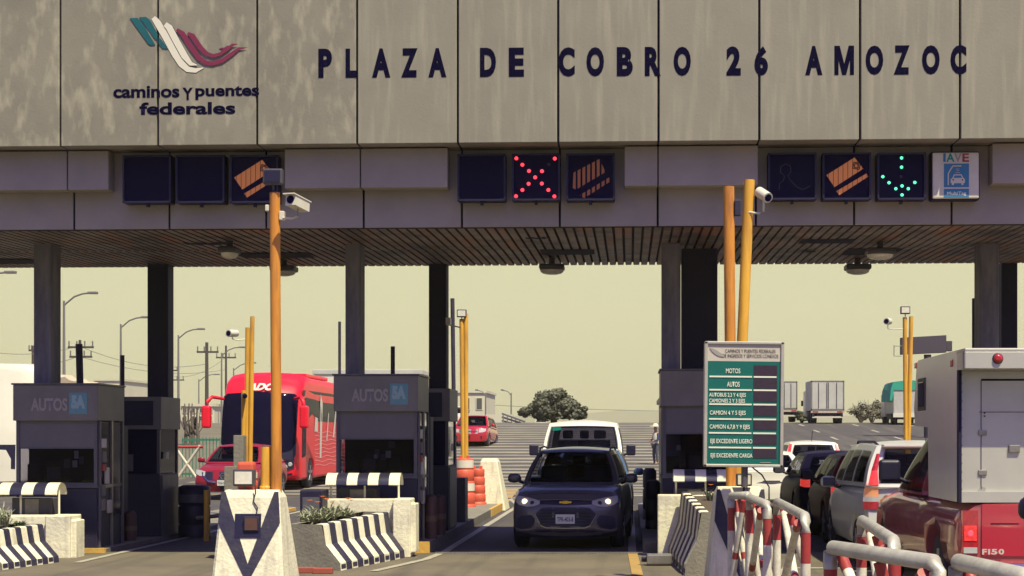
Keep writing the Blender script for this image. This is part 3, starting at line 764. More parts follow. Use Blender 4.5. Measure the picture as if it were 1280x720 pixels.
def gate_pole(x, y, z1, label, r=.035, k='pole_dark', lean=(0, 0), grp=None, name='barrier_post'):
    o = MB().tube((0, 0, .0), (lean[0], lean[1], z1), r, k, 12).build(name, loc=(x, y, .16)); tag(o, label, 'post', grp); return o
gate_pole(X(105, 25.6), 25.6, Z(430, 25.6) - .16, 'dark leaning post rising behind the leftmost AUTOS booth', .055, lean=(-.08, 0))
gate_pole(X(153, 26.5), 26.5, Z(444, 26.5) - .16, 'dark post between the two left edge booths', .035)
gate_pole(X(424.5, 33), 33, Z(402, 33) - .16, 'thin dark post left of the weathered column', .03)
gate_pole(X(491, 26.0), 26.0, Z(433, 26) - .16, 'short dark post rising behind the AUTOS booth by the middle lane', .035)
gate_pole(X(569, 34.5), 34.5, Z(373, 34.5) - .16, 'tall thin grey brown post left of the yellow pair by the orange drums', .045, lean=(-.06, 0))
gate_pole(X(1217.5, 27), 27, Z(373, 27) - .16, 'short dark post left of the right edge grey column', .035)

def bollard(px, py, D, label, r=.095):
    x = X(px, D); h = Z(py, D) - .16
    t = thing('bollard', label, 'bollard', (x, D, .16), 0, 'rusty bollards beside the booths')
    MB().lathe([(r, 0), (r, h - .08), (r * .85, h - .035), (r * .5, h - .008), (.001, h)], (0, 0, 0), 'bollard_paint', 'z', 16).build('tube', t)
    MB().lathe([(r + .004, h * .38), (r + .004, h * .52)], (0, 0, 0), 'bollard_band', 'z', 16).build('band', t)
bollard(137, 627, 25.2, 'rusty bollard nearest the leftmost AUTOS booth')
bollard(163, 627, 25.9, 'rusty bollard right of its twin, between the two left edge booths')
bollard(539, 618, 24.9, 'left one of the two rusty bollards beside the middle lane booth')
bollard(550, 618, 25.9, 'right one of the two rusty bollards beside the middle lane booth')
# dark drum at lane A
t = thing('lane_drum', 'dark ribbed drum with a barrier arm beside the red saloon at left', 'drum', (X(243, 27.8), 27.8, .0))
MB().lathe([(.27, 0), (.27, .2), (.25, .22), (.27, .24), (.27, .52), (.25, .54), (.27, .56), (.27, .86), (.2, .9)], (0, 0, 0), 'plastic_black', 'z', 24).build('drum', t)
MB().lathe([(.273, .6), (.273, .74)], (0, 0, 0), 'booth', 'z', 24).build('band', t)
MB().tube((.1, -.25, .34), (.72, -.25, .40), .035, 'steel').build('arm', t)
t = thing('yellow_stub_post', 'short yellow post between the dark drum and the white chevron block', 'post', (X(232 + 26, 26.6), 26.6, 0))
MB().tube((0, 0, 0), (0, 0, .85), .045, 'pole_yellow').build('tube', t)
# dark guards beside right island
for i, (px, py, D, lb) in enumerate([(816, 600, 27.5, 'dark rubber buffer at the left edge of the right hand island'), (812, 585, 30.5, 'dark buffer post further back on the right hand island')]):
    x = X(px, D) ; h = Z(py, D)
    t = thing('rubber_buffer', lb, 'buffer', (x, D, 0))
    MB().lathe([(.13, 0), (.13, h * .3), (.11, h * .31), (.13, h * .33), (.13, h * .64), (.11, h * .66), (.13, h * .68), (.13, h * .95), (.08, h)], (0, 0, 0), 'plastic_black', 'z', 16).build('buffer', t)
t = thing('lane_camera_box', 'small grey metal box lying at the foot of the right hand island', 'box', (X(824, 21.6), 21.6, 0))
MB().bbox(-.17, .17, -.1, .1, .02, .16, 'steel', .02).tube((-.24, 0, .1), (-.17, 0, .1), .05, 'plastic_black').build('case', t)

# ============================================================ striped hoods
def hood(xc, y, w, label, z=1.03, n=7, first=0, r=.22, x0=None):
    t = thing('striped_hood', label, 'hood', (xc, y, 0), 0, 'black and white striped hoods')
    mb = MB(); a = -w / 2; seg = 10
    for i in range(n):
        xa, xb = a + w * i / n, a + w * (i + 1) / n; k = 'white_smooth' if (i + first) % 2 == 0 else 'black_gloss'
        prof = []
        for j in range(seg + 1):
            th = PI * .02 + (PI * .96) * j / seg
            prof.append((-r * math.cos(th), z + r * .82 * math.sin(th)))
        vs = [(xa + .0, p, q) for p, q in prof] + [(xb, p, q) for p, q in prof] + [(xa, p * .93, q - .012) for p, q in prof] + [(xb, p * .93, q - .012) for p, q in prof]
        m = seg + 1; fs = []
        for j in range(seg):
            fs.append((j, j + m, j + m + 1, j + 1)); fs.append((j + 2 * m, j + 1 + 2 * m, j + 1 + 3 * m, j + 3 * m))
        mb.add(vs, fs, k, True)
    mb.build('shell', t)
    for xx in (-w / 2 + .04, 0, w / 2 - .04):
        MB().tube((xx, 0, .5), (xx, 0, z + .17), .016, 'white_smooth', 8).build('post', t)
    return t
mk('black_gloss', (.022, .02, .045), .35, coat=.3)
hood(X(456, 23.4), 23.4, 1.07, 'black and white striped curved hood in front of the booth by the middle lane', first=0)
hood(X(26, 23.4), 23.4, 1.2, 'black and white striped curved hood in front of the leftmost booth')
hood(X(882, 23.5), 23.5, .95, 'black and white striped curved hood below the green tariff board', n=6, z=1.08)
# generators / boxes under hoods
for px, lb in ((446, 'metal box under the striped hood by the middle lane'), (40, 'metal box under the leftmost striped hood'), (868, 'metal box under the striped hood below the tariff board')):
    t = thing('meter_box', lb, 'box', (X(px, 23.65), 23.65, .16), 0, 'metal boxes under the hoods')
    MB().bbox(-.3, .3, 0, .3, 0, .82, 'booth', .02).build('case', t)
    MB().box(-.10, .10, -.01, 0, .42, .8, 'steel').build('panel', t)

# ============================================================ concrete blocks
def chevron_block(name, xl, y, wt, wb, dt, db, h, label, chev=True, hole=True, depth_lean=.16):
    """tapered concrete block, front face leaning back, black V and an inset lamp box"""
    t = thing(name, label, 'concrete block', (xl + wb / 2, y, 0))
    lean = depth_lean
    def fp(u, v, off=0): # point on the front face, u -1..1 , v 0..1
        w = wb + (wt - wb) * v
        return Vector((u * w / 2, lean * v - off, h * v))
    mb = MB(); zs_ = [0, .25, .5, .75, .93, 1.0]
    rings = []
    for v in zs_:
        w = wb + (wt - wb) * v; yf = lean * v; yb_ = db - (db - lean - dt) * v
        e = .03 if v < 1 else .06; ww = w / 2 - (0 if v < 1 else .025); yf2 = yf + (0 if v < 1 else .025); yb2 = yb_ - (0 if v < 1 else .025)
        rings.append([Vector(p) for p in ((-ww + e, yf2, h * v), (ww - e, yf2, h * v), (ww, yf2 + e, h * v), (ww, yb2 - e, h * v), (ww - e, yb2, h * v), (-ww + e, yb2, h * v), (-ww, yb2 - e, h * v), (-ww, yf2 + e, h * v))])
    mb.loft(rings, 'white_paint', False); mb.build('block', t)
    if chev:
        for s in (-1, 1):
            P = [(s * .98, 1.0 - .01), (s * .62, 1.0 - .01) if s < 0 else (.80, .99), (s * .0, .22), (s * .0, .0), (s * .22, .0), (s * 1.0, .62)]
            P = [(s * .985, .985), (s * .84, .985), (0, .33), (0, .15), (s * .985, .70)]
            pts = [fp(u, v, .006) for u, v in P]
            if s < 0: pts = pts[::-1]
            MB().add(pts, [tuple(range(len(pts)))], 'black_paint').build('chevron', t)
    if hole:
        c = .66; w = .17; mb = MB()
        x0_, x1_, z0_, z1_ = -.15, .13, h * .565, h * .785
        yy = lambda z: lean * z / h
        mb.add([(x0_, yy(z0_) - .009, z0_), (x1_, yy(z0_) - .009, z0_), (x1_, yy(z1_) - .009, z1_), (x0_, yy(z1_) - .009, z1_)], [(0, 1, 2, 3)], 'signal_case'); mb.build('niche', t)
        mb = MB(); mb.bbox(-.05, .11, yy(z0_) - .02, yy(z0_) + .05, z0_ + .07, z1_ - .03, 'booth_dark', .01); mb.build('lamp', t)
        MB().box(-.035, .095, yy(z0_) - .024, yy(z0_) - .02, z0_ + .085, z1_ - .045, 'bollard_paint').build('lamp_glass', t)
    if chev: MB().path([(.06, lean - .03, h + .05), (.07, lean - .05, h - .03), (.04, lean * .9 - .012, h * .9), (.09, lean * .8 - .012, h * .84), (.07, lean * .72 - .012, h * .74)], .007, 'plastic_black', 6).build('cable', t)
    return t
h_block = 1.17
chevron_block('chevron_block', -4.47, 17.0, .62, .80, .34, .95, h_block, 'white concrete block with a black V and inset lamp, carrying the tall yellow pole')
chevron_block('concrete_block', X(885, 17.2), 17.2, .52, .72, .5, 1.3, 1.19, 'white concrete block behind the red and white barricades, below the tariff board', hole=False)
chevron_block('rear_block', X(589, 37.6), 37.6, .38, .80, .7, 1.4, 1.22, 'white tapered block behind the orange drums at the end of the island', chev=False, hole=False)

def lwall(x0, x1, y, h, label, wf=.32, slope=False):
    """white rendered end wall: long wing plus brighter front pier"""
    t = thing('white_wall', label, 'wall', (0, 0, 0), 0, 'white end walls in front of the booths')
    mb = MB(); mb.bbox(x0, x1 - wf, y + .10, y + .4, 0, h - .004, 'white_paint', .02); mb.build('wing', t)
    bm = bmesh.new(); bmesh.ops.create_cube(bm, size=1)
    for v in bm.verts: v.co = Vector((x1 - wf / 2 + v.co.x * wf, y + .25 + v.co.y * .5, h / 2 + v.co.z * h))
    es = [e for e in bm.edges if (e.verts[0].co.x > x1 - .01 and e.verts[1].co.x > x1 - .01)]
    bmesh.ops.bevel(bm, geom=es, offset=.07, segments=4, affect='EDGES'); bmesh.ops.bevel(bm, geom=[e for e in bm.edges if e.calc_face_angle(0) > .8], offset=.012, segments=1, affect='EDGES')
    MB().addbm(bm, 'white_paint').build('pier', t)
lwall(X(398, 23.2), X(521, 23.2), 23.0, Z(623, 23.2), 'white wall between the striped flower planter and the booth left of the middle lane')
lwall(X(-30, 23.2), X(102, 23.2), 22.9, Z(632, 23.0), 'white rendered wall beside the leftmost striped planter', wf=.42)
lwall(X(822, 23.2), X(905, 23.2), 23.0, Z(618, 23.2), 'white wall under the hood right of the middle lane', wf=.5)

def planter(pn, pf, h0, h1, label, n=6, flip=1, flare=.22):
    """jersey-shaped planter wall running from near point pn to far point pf (top edge), striped across"""
    t = thing('striped_planter', label, 'planter', (0, 0, 0), 0, 'black and white striped concrete planters')
    pn, pf = Vector(pn), Vector(pf); d = (pf - pn); L = d.length; d.normalize(); nrm = Vector((d.y, -d.x)) * flip   # outward (towards lane)
    def prof(tt):   # (out, z)
        h = h0 + (h1 - h0) * tt
        return [(0, h), (.02, h - .012), (.06, h * .56), (flare + .04, h * .17), (flare + .05, .0)]
    def at(tt, o, z): p = pn + d * L * tt + nrm * o; return Vector((p.x, p.y, z))
    for i in range(n * 2):
        ta, tb = i / (2 * n), (i + 1) / (2 * n); k = 'white_paint' if i % 2 == 0 else 'black_paint'
        A, B = prof(ta), prof(tb); mb = MB()
        for j in range(4):
            q = [at(ta, *A[j]), at(ta, *A[j + 1]), at(tb, *B[j + 1]), at(tb, *B[j])]
            mb.add(q, [(0, 1, 2, 3) if flip > 0 else (3, 2, 1, 0)], k)
        q = [at(ta, 0, A[0][1]), at(tb, 0, B[0][1]), at(tb, -.09, B[0][1]), at(ta, -.09, A[0][1])]
        mb.add(q, [(0, 1, 2, 3) if flip > 0 else (3, 2, 1, 0)], k); mb.build('stripe', t)
        if i % 2 == 0:
            z = .05; mb = MB()
            q = [at(ta + .01, flare + .052, .03), at(tb - .01, flare + .052, .03), at(tb - .01, flare + .046, .085), at(ta + .01, flare + .046, .085)]
            mb.add(q, [(0, 1, 2, 3)], 'black_paint'); mb.build('foot_mark', t)
    # end faces and back
    mb = MB(); A = prof(0); B = prof(1)
    mb.add([at(0, -.45, 0), at(0, A[4][0], 0), at(0, A[3][0], A[3][1]), at(0, A[2][0], A[2][1]), at(0, 0, h0), at(0, -.45, h0)], [(0, 1, 2, 3, 4, 5)], 'concrete')
    mb.add([at(1, -.45, 0), at(1, B[4][0], 0), at(1, B[3][0], B[3][1]), at(1, B[2][0], B[2][1]), at(1, 0, h1), at(1, -.45, h1)], [(5, 4, 3, 2, 1, 0)], 'concrete')
    mb.add([at(0, -.09, h0), at(1, -.09, h1), at(1, -.09, h1 - .12), at(0, -.09, h0 - .12)], [(0, 1, 2, 3)], 'concrete')
    mb.add([at(0, -.36, h0), at(0, -.45, h0), at(1, -.45, h1), at(1, -.36, h1)], [(0, 1, 2, 3)], 'concrete')
    mb.add([at(0, -.45, 0), at(1, -.45, 0), at(1, -.45, h1), at(0, -.45, h0)], [(0, 1, 2, 3)], 'concrete')
    mb.build('end_wall', t)
    mb = MB(); mb.add([at(0, -.09, h0 - .06), at(1, -.09, h1 - .06), at(1, -.45, h1 - .06), at(0, -.45, h0 - .06)], [(0, 1, 2, 3)], 'soil'); mb.build('soil', t)
    return pn, d, L, nrm
def plant(x, y, z, label, r=.2, h=.2, n=46, flowers=3, seed=1, k='agave'):
    rr = random.Random(seed); t = thing('flowering_plant', label, 'plant', (x, y, z), 0, 'plants in the planters')
    mb = MB()
    for i in range(n):
        a = rr.uniform(0, 2 * PI); R = rr.uniform(.35, 1) * r; H = h * rr.uniform(.5, 1.05) * (1.1 - .5 * R / r); w = rr.uniform(.006, .013)
        bx, by = rr.uniform(-.05, .05), rr.uniform(-.05, .05); dx, dy = math.cos(a), math.sin(a); px_, py_ = -dy * w, dx * w
        P0 = Vector((bx, by, 0)); P1 = P0 + Vector((dx * R * .5, dy * R * .5, H * .8)); P2 = P0 + Vector((dx * R, dy * R, H * rr.uniform(.6, 1.1)))
        s = Vector((px_, py_, 0))
        mb.add([P0 - s, P0 + s, P1 + s * 1.1, P1 - s * 1.1, P2], [(0, 1, 2, 3), (3, 2, 4)], k)
    mb.build('leaves', t)
    for i in range(flowers):
        a = rr.uniform(0, 2 * PI); R = rr.uniform(.2, .9) * r; c = Vector((R * math.cos(a), R * math.sin(a) * .6, h * rr.uniform(.85, 1.15))); mb = MB()
        for j in range(9):
            b = 2 * PI * j / 9; e = Vector((math.cos(b), math.sin(b), .35)) * .035; f = Vector((-math.sin(b), math.cos(b), 0)) * .012
            mb.add([c, c + e + f, c + e * 1.25, c + e - f], [(0, 1, 2, 3)], 'flower')
        mb.build('flower', t)
p = planter((X(402, 20.8), 20.8), (X(484, 23.0), 23.0), .60, .66, 'striped black and white planter with orange flowers, left of the middle lane', n=6)
for i, (px, D, s, fl) in enumerate([(388, 21.3, .24, 1), (402, 21.6, .27, 1), (416, 22.0, .26, 2), (432, 22.4, .24, 1)]):
    plant(X(px - 4, D), D + .1, .55, ['spiky plant at the near end of the flower planter, left of the middle lane', 'spiky plant second from the near end of the flower planter, one orange bloom', 'plant with two orange flowers in the planter left of the middle lane', 'spiky plant at the far end of the flower planter by the white wall'][i], s * 1.2, s * 1.25, 90, fl + 1, 20 + i)
planter((X(-20, 20.9), 20.9), (X(52, 22.2), 22.2), .50, .53, 'striped black and white planter at the left edge of the photo', n=5)
plant(X(4, 22.0), 22.0, .6, 'pale purple flowering plant at the left edge of the photo', .2, .42, 80, 0, 31)
plant(X(22, 22.2), 22.2, .58, 'low bright green plant in the leftmost planter', .2, .18, 90, 0, 32, 'grass_leaf')
planter((X(877, 20.0), 20.0), (X(853, 23.0), 23.0), .80, .95, 'striped planter seen edge on beside the white block right of the middle lane', n=6, flip=-1, flare=.16)
plant(X(886, 22.3), 22.3, .85, 'small plant with an orange bloom behind the white block on the right', .16, .2, 40, 1, 33)
# bricks at foot
for i, (px, py, D, lb) in enumerate([(383, 712, 20.4, 'broken red brick at the foot of the flower planter'), (404, 716, 20.3, 'loose brick right of the broken one by the flower planter'), (873, 708, 20.6, 'loose brick at the foot of the right hand white block')]):
    o = MB().bbox(-.12, .12, -.06, .06, 0, .07, 'drum_brick' if i < 2 else 'yellow_paint', .008).build('brick', loc=(X(px, D), D, .006)); tag(o, lb, 'brick')

# ============================================================ poles with cameras
def flood(parent, c, s=.12, k='lamp_glass', tilt=0):
    f = MB().bbox(c[0] - s, c[0] + s, c[1], c[1] + .1, c[2] - s * .8, c[2] + s * .8, 'lamp_case', .015).build('floodlight', parent)
    MB().box(c[0] - s * .8, c[0] + s * .8, c[1] - .006, c[1] - .001, c[2] - s * .58, c[2] + s * .58, k).build('glass', f)
    MB().tube((c[0], c[1] + .05, c[2] - s * .8), (c[0], c[1] + .05, c[2] - s * .8 - .06), .012, 'lamp_case').build('bracket', f)
    return f
def cctv(parent, base, head, d, r=.045, L=.24, k='cctv_white', boxy=False):
    base, head, d = Vector(base), Vector(head), Vector(d).normalized()
    c = thing('tmp', '', '')
    bpy.data.objects.remove(c)
    mid = Vector((head.x, head.y, base.z))
    o = MB().path([base, base.lerp(mid, .7) - Vector((0, 0, .02)), mid, head - Vector((0, 0, r))], .012, k, 8).build('camera_arm', parent)
    mb = MB()
    if boxy:
        u = d.cross(Vector((0, 0, 1))).normalized(); w = u.cross(d)
        for rr_, z0_, z1_, l0, l1, kk in ((r, -r, r * .8, -L / 2, L / 2, k), (r * 1.15, r * .8, r * 1.0, -L / 2 - .02, L / 2 + .05, k)):
            vs = [head + u * a * rr_ + w * b + d * c_ for c_ in (l0, l1) for a, b in ((-1, z0_), (1, z0_), (1, z1_), (-1, z1_))]
            mb.add(vs, [(0, 1, 2, 3), (7, 6, 5, 4), (0, 4, 5, 1), (1, 5, 6, 2), (2, 6, 7, 3), (3, 7, 4, 0)], kk)
        h = mb.build('camera_head', parent, sharp=30)
    else:
        mb.tube(head - d * L / 2, head + d * L / 2, r, k, 16); h = mb.build('camera_head', parent)
    MB().tube(head + d * L / 2, head + d * (L / 2 + .008), r * .72, 'glass', 14).build('lens', h)
    return h
def cap_tube(mb, p, q, r, k): mb.tube(p, q, r, k, 20); mb.tube(q, Vector(q) + Vector((0, 0, .006)), r * .86, 'pole_dark', 20)
# tall yellow camera pole on chevron block
Dp = 17.35
t = thing('camera_pole', 'tall yellow pole with a white camera and a dark floodlight, on the white chevron block', 'camera pole', (X(343.5, Dp), Dp, h_block), 0, 'yellow poles with cameras')
mb = MB(); cap_tube(mb, (.02, 0, -.05), (.0, 0, Z(241, Dp) - h_block), .056, 'pole_orange'); mb.build('pole', t)
zz = Z(270, Dp) - h_block
cctv(t, (.05, -.02, zz - .02), (X(375, Dp) - X(343.5, Dp), -.12, Z(256, Dp) - h_block), (-.25, -.75, .10), .06, .30, boxy=True)
flood(t, (-.005, -.1, Z(222, Dp) - h_block), .105, 'signal_case')
MB().bbox(-.1, -.06, -.03, .03, zz + .05, zz + .12, 'cctv_white', .01).build('junction_box', t)
MB().bbox(.055, .11, -.05, .03, zz - .05, zz + .05, 'cctv_white', .01).build('junction_box', t)
# stub pole
t = thing('stub_pole', 'short thick yellow pipe beside the tall yellow camera pole', 'post', (X(332.5, Dp + .05), Dp + .05, h_block - .03))
mb = MB(); cap_tube(mb, (0, 0, 0), (0, 0, Z(555, Dp) - h_block), .056, 'pole_yellow'); mb.lathe([(.06, .03), (.068, .04), (.068, .06), (.06, .07)], (0, 0, 0), 'pole_yellow', 'z'); mb.build('pipe', t)
mb = MB(); 
t = thing('floodlight', 'small square floodlight on top of the white chevron block', 'floodlight', (X(305, 17.25), 17.25, h_block))
flood(t, (0, -.03, .13), .115, 'lamp_glass'); MB().bbox(-.09, .09, .05, .2, 0, .30, 'drum_orange', .03).build('orange_base', t)
t = thing('grey_box', 'pale grey control box behind the small floodlight on the left', 'box', (X(297, 22.5), 22.5, 0))
MB().bbox(-.06, .08, 0, .2, 0, Z(544, 22.5), 'concrete', .01).bbox(-.17, -.0, -.08, .2, 0, Z(583, 22.5), 'concrete', .01).build('case', t)
# orange poles right
Dp = 17.9
t = thing('orange_pole', 'left one of the two orange poles behind the tariff board, leaning slightly', 'pole', (X(914.5, Dp), Dp, 1.15), 0, 'orange poles behind the tariff board')
mb = MB(); cap_tube(mb, (0, 0, -.1), (X(911, Dp) - X(914.5, Dp), .02, Z(233, Dp) - 1.15), .062, 'pole_orange'); mb.build('pole', t)
MB().bbox(.03, .1, -.04, .04, Z(270, Dp) - 1.15, Z(250, Dp) - 1.15, 'booth_dark', .01).build('clamp', t)
t = thing('orange_pole', 'right one of the two orange poles behind the tariff board, carrying a camera', 'pole', (X(919, Dp + .25), Dp + .25, 1.1), 0, 'orange poles behind the tariff board')
mb = MB(); cap_tube(mb, (0, 0, -.1), (X(937, Dp) - X(919, Dp), 0, Z(225, Dp + .25) - 1.1), .062, 'pole_yellow'); mb.build('pole', t)
cctv(t, (X(935, Dp) - X(919, Dp), -.05, Z(262, Dp) - 1.1), (X(954, Dp) - X(919, Dp), -.1, Z(241, Dp) - 1.1), (.35, -.6, -.35), .06, .2)
# floodlight on top of right block
t = thing('floodlight', 'small square floodlight on the white block under the tariff board', 'floodlight', (X(930, 17.35), 17.35, 1.19))
flood(t, (0, -.03, .085), .085, 'lamp_glass')
def pair(px, D, y1, y2, pa, pb, label, ca=None, fl=None, cams=True, r=.05, zbase=1.05):
    t = thing('yellow_pole_pair', label, 'poles', (X(px, D), D, .16), 0, 'thin yellow pole pairs at the island ends')
    for (pt, pbm, py) in ((pa[0], pa[1], y1), (pb[0], pb[1], y2)):
        mb = MB(); cap_tube(mb, (X(pbm, D) - X(px, D), 0, 0), (X(pt, D) - X(px, D), 0, Z(py, D) - .16), r, 'pole_yellow'); mb.build('pole', t)
    if ca: cctv(t, (X(ca[0], D) - X(px, D), 0, Z(ca[1], D) - .16), (X(ca[2], D) - X(px, D), -.1, Z(ca[3], D) - .16), ca[4] if len(ca) > 4 else (-.35, -.8, -.05), .075, .26)
    if fl: flood(t, (X(fl[0], D) - X(px, D), -.1, Z(fl[1], D) - .16), fl[2])
    return t
pair(580, 36.6, 399, 393, (577, 579.5), (582.5, 582.5), 'thin yellow pole pair with a floodlight on top, by the orange drums', fl=(577.5, 392, .11), r=.052)
pair(1134, 36.6, 397, 396, (1131, 1133), (1139, 1134), 'thin yellow pole pair with floodlight and camera, before the green tarpaulin lorry', ca=(1131, 411, 1109, 402), fl=(1131, 388, .11), r=.05)
pair(312, 33.5, 410, 396, (309.5, 306.5), (315.5, 312), 'thin yellow pole pair with a white camera in front of the red coach', ca=(309, 424, 292, 417), r=.046)
t = thing('yellow_post', 'shorter yellow post with a small bullet camera in front of the red coach', 'post', (X(304.5, 33.2), 33.2, .16))
MB().tube((0, 0, 0), (0, 0, Z(488, 33.2) - .16), .048, 'pole_yellow').build('pole', t); cctv(t, (0, 0, Z(494, 33.2) - .16), (X(308, 33.2) - X(304.5, 33.2), -.15, Z(495, 33.2) - .16), (.3, -1, -.1), .05, .2, 'plastic_black')
# camera on dark post left of mid column
t = thing('wall_camera', 'small white camera on the dark column left of the middle lane', 'camera', (X(560, 28), 28, Z(403, 28)))
MB().bbox(-.03, .05, -.1, .1, -.05, .08, 'cctv_white', .01).build('body', t); MB().tube((.0, 0, -.04), (.22, 0, -.09), .012, 'cctv_white').build('arm', t)

# ============================================================ orange drums
def drum(px, D, ytop, label, r=.26, k2=True):
    h = Z(ytop, D); x = X(px, D); z0 = .16; h -= z0
    t = thing('traffic_drum', label, 'drum', (x, D, z0), 0, 'orange traffic drums')
    pr = [(r * 1.1, 0), (r * 1.1, .05)]; n = 4
    for i in range(n):
        a, b = .05 + (h - .05) * i / n, .05 + (h - .05) * (i + 1) / n; rr_ = r * (1 - .05 * i)
        pr += [(rr_ * .93, a + .01), (rr_, a + .03), (rr_, b - .02), (rr_ * .93, b)]
    MB().lathe(pr + [(r * .5, h), (.001, h)], (0, 0, 0), 'drum_orange', 'z', 24).build('body', t)
    if k2:
        for i in (1, 3):
            a = .05 + (h - .05) * i / n; rr_ = r * (1 - .05 * i) + .004
            MB().lathe([(rr_, a + .05), (rr_, a + (h - .05) / n - .04)], (0, 0, 0), 'drum_white', 'z', 24).build('reflective_band', t)
    for s in (-1, 1): MB().bbox(s * .08 - .035, s * .08 + .035, -.03, .03, h - .01, h + .07, 'drum_orange', .015).build('handle', t)
drum(580.5, 36.0, 573, 'larger orange drum with pale bands at the foot of the yellow pole pair', .24)
drum(597, 37.2, 586, 'smaller plain orange drum right of the banded one', .19, False)
drum(309, 33.0, 588, 'orange drum at the foot of the thin yellow poles in front of the coach', .24)

# ============================================================ tariff board
DB = 16.55
bx0, bx1, bz0, bz1 = X(880, DB), X(979.5, DB), Z(584, DB), Z(427, DB)
t = thing('tariff_board', 'green tariff board with white vehicle classes and dark price windows, on orange poles', 'sign', ((bx0 + bx1) / 2, DB, (bz0 + bz1) / 2))
t.rotation_euler = (0, math.radians(.6), 0)
W, H = bx1 - bx0, bz1 - bz0
def b2(px, py): return ((px / 493 * 130 + 870 - 929.75) / F * DB, ((HY - (py / 720 * 190 + 410)) / F * DB + EYE) - (bz0 + bz1) / 2)
mb = MB()
for q in ((-W / 2, W / 2, -H / 2, -H / 2 + .03), (-W / 2, W / 2, H / 2 - .03, H / 2), (-W / 2, -W / 2 + .035, -H / 2, H / 2), (W / 2 - .035, W / 2, -H / 2, H / 2)):
    mb.bbox(q[0], q[1], -.02, .14, q[2], q[3], 'steel_light', .006, 1)
mb.build('frame', t)
MB().box(-W / 2 + .01, W / 2 - .01, .03, .13, -H / 2 + .01, H / 2 - .01, 'booth').build('case', t)
zh = b2(0, 158)[1]
MB().box(-W / 2 + .035, W / 2 - .035, .0, .03, -H / 2 + .03, zh, 'sign_green').build('green_panel', t)
MB().box(-W / 2 + .035, W / 2 - .035, -.002, .03, zh, H / 2 - .03, 'sign_head').build('header_panel', t)
rows = [(200, 231, 'MOTOS', 140, 208, 192, 215), (262, 294, 'AUTOS', 146, 206, 255, 279), (325, 362, None, 0, 0, 0, 0), (392, 432, 'CAMION 4 Y 5 EJES', 66, 236, 392, 418),
        (458, 498, 'CAMION 6,7,8 Y 9 EJES', 66, 256, 458, 484), (528, 567, 'EJE EXCEDENTE LIGERO', 70, 268, 526, 553), (592, 0, 'EJE EXCEDENTE CARGA', 72, 270, 594, 620)]
def btext(s, x0, x1, y0, y1, k='sign_text', off=.012):
    a, zb_ = b2(x0, y1); c, zt2 = b2(x1, y0); text_fit('row_text', s, a, c, zb_, zt2, -.006, k, t, off=off)
for cy, ly, s, x0, x1, y0, y1 in rows:
    if s: btext(s, x0, x1, y0, y1)
    if ly:
        for xa, xb in ((62, 264), (272, 380)):
            a, z = b2(xa, ly); c, _ = b2(xb, ly); MB().box(a, c, -.006, .0, z - .008, z + .008, 'sign_text').build('divider', t)
    a, z1_ = b2(272, cy - 24); c, z0_ = b2(384, cy + 24)
    MB().box(a, c, -.004, .002, z0_, z1_, 'display').build('price_window', t)
btext('AUTOBUS 2,3 Y 4 EJES', 62, 236, 308, 332); btext('CAMIONES 2 Y 3 EJES', 62, 232, 336, 360)
btext('CAMINOS Y PUENTES FEDERALES', 136, 374, 101, 118, 'navy_letter', .0); btext('DE INGRESOS Y SERVICIOS CONEXOS', 124, 388, 124, 141, 'navy_letter', .0)
P = [(62, 96), (78, 98), (98, 108), (112, 118), (130, 128), (128, 138), (108, 136), (88, 126), (72, 112)]
MB().prism([b2(*p) for p in P], -.008, -.002, 'grey_letter').build('emblem', t)
a, z0_ = b2(306, 640); c, z1_ = b2(358, 633); MB().box(a, c, -.004, 0, z0_ + .004, z1_ - .004, 'grey_letter').build('maker_line', t)
for px in (912,): MB().box(X(904, DB) - t.location.x, X(945, DB) - t.location.x, .13, .17, -.3, -.24, 'steel').build('bracket', t)
mb = MB(); mb.tube((.02, .06, -H / 2), (.02, .06, 1.2 - t.location.z + .02), .035, 'booth', 12); mb.build('support_post', t)
MB().path([(.10, .1, -H / 2), (.2, .05, -H / 2 - .08), (.27, 0, -H / 2 - .2), (.28, .1, -H / 2 - .33)], .008, 'plastic_black', 6).build('cable', t)

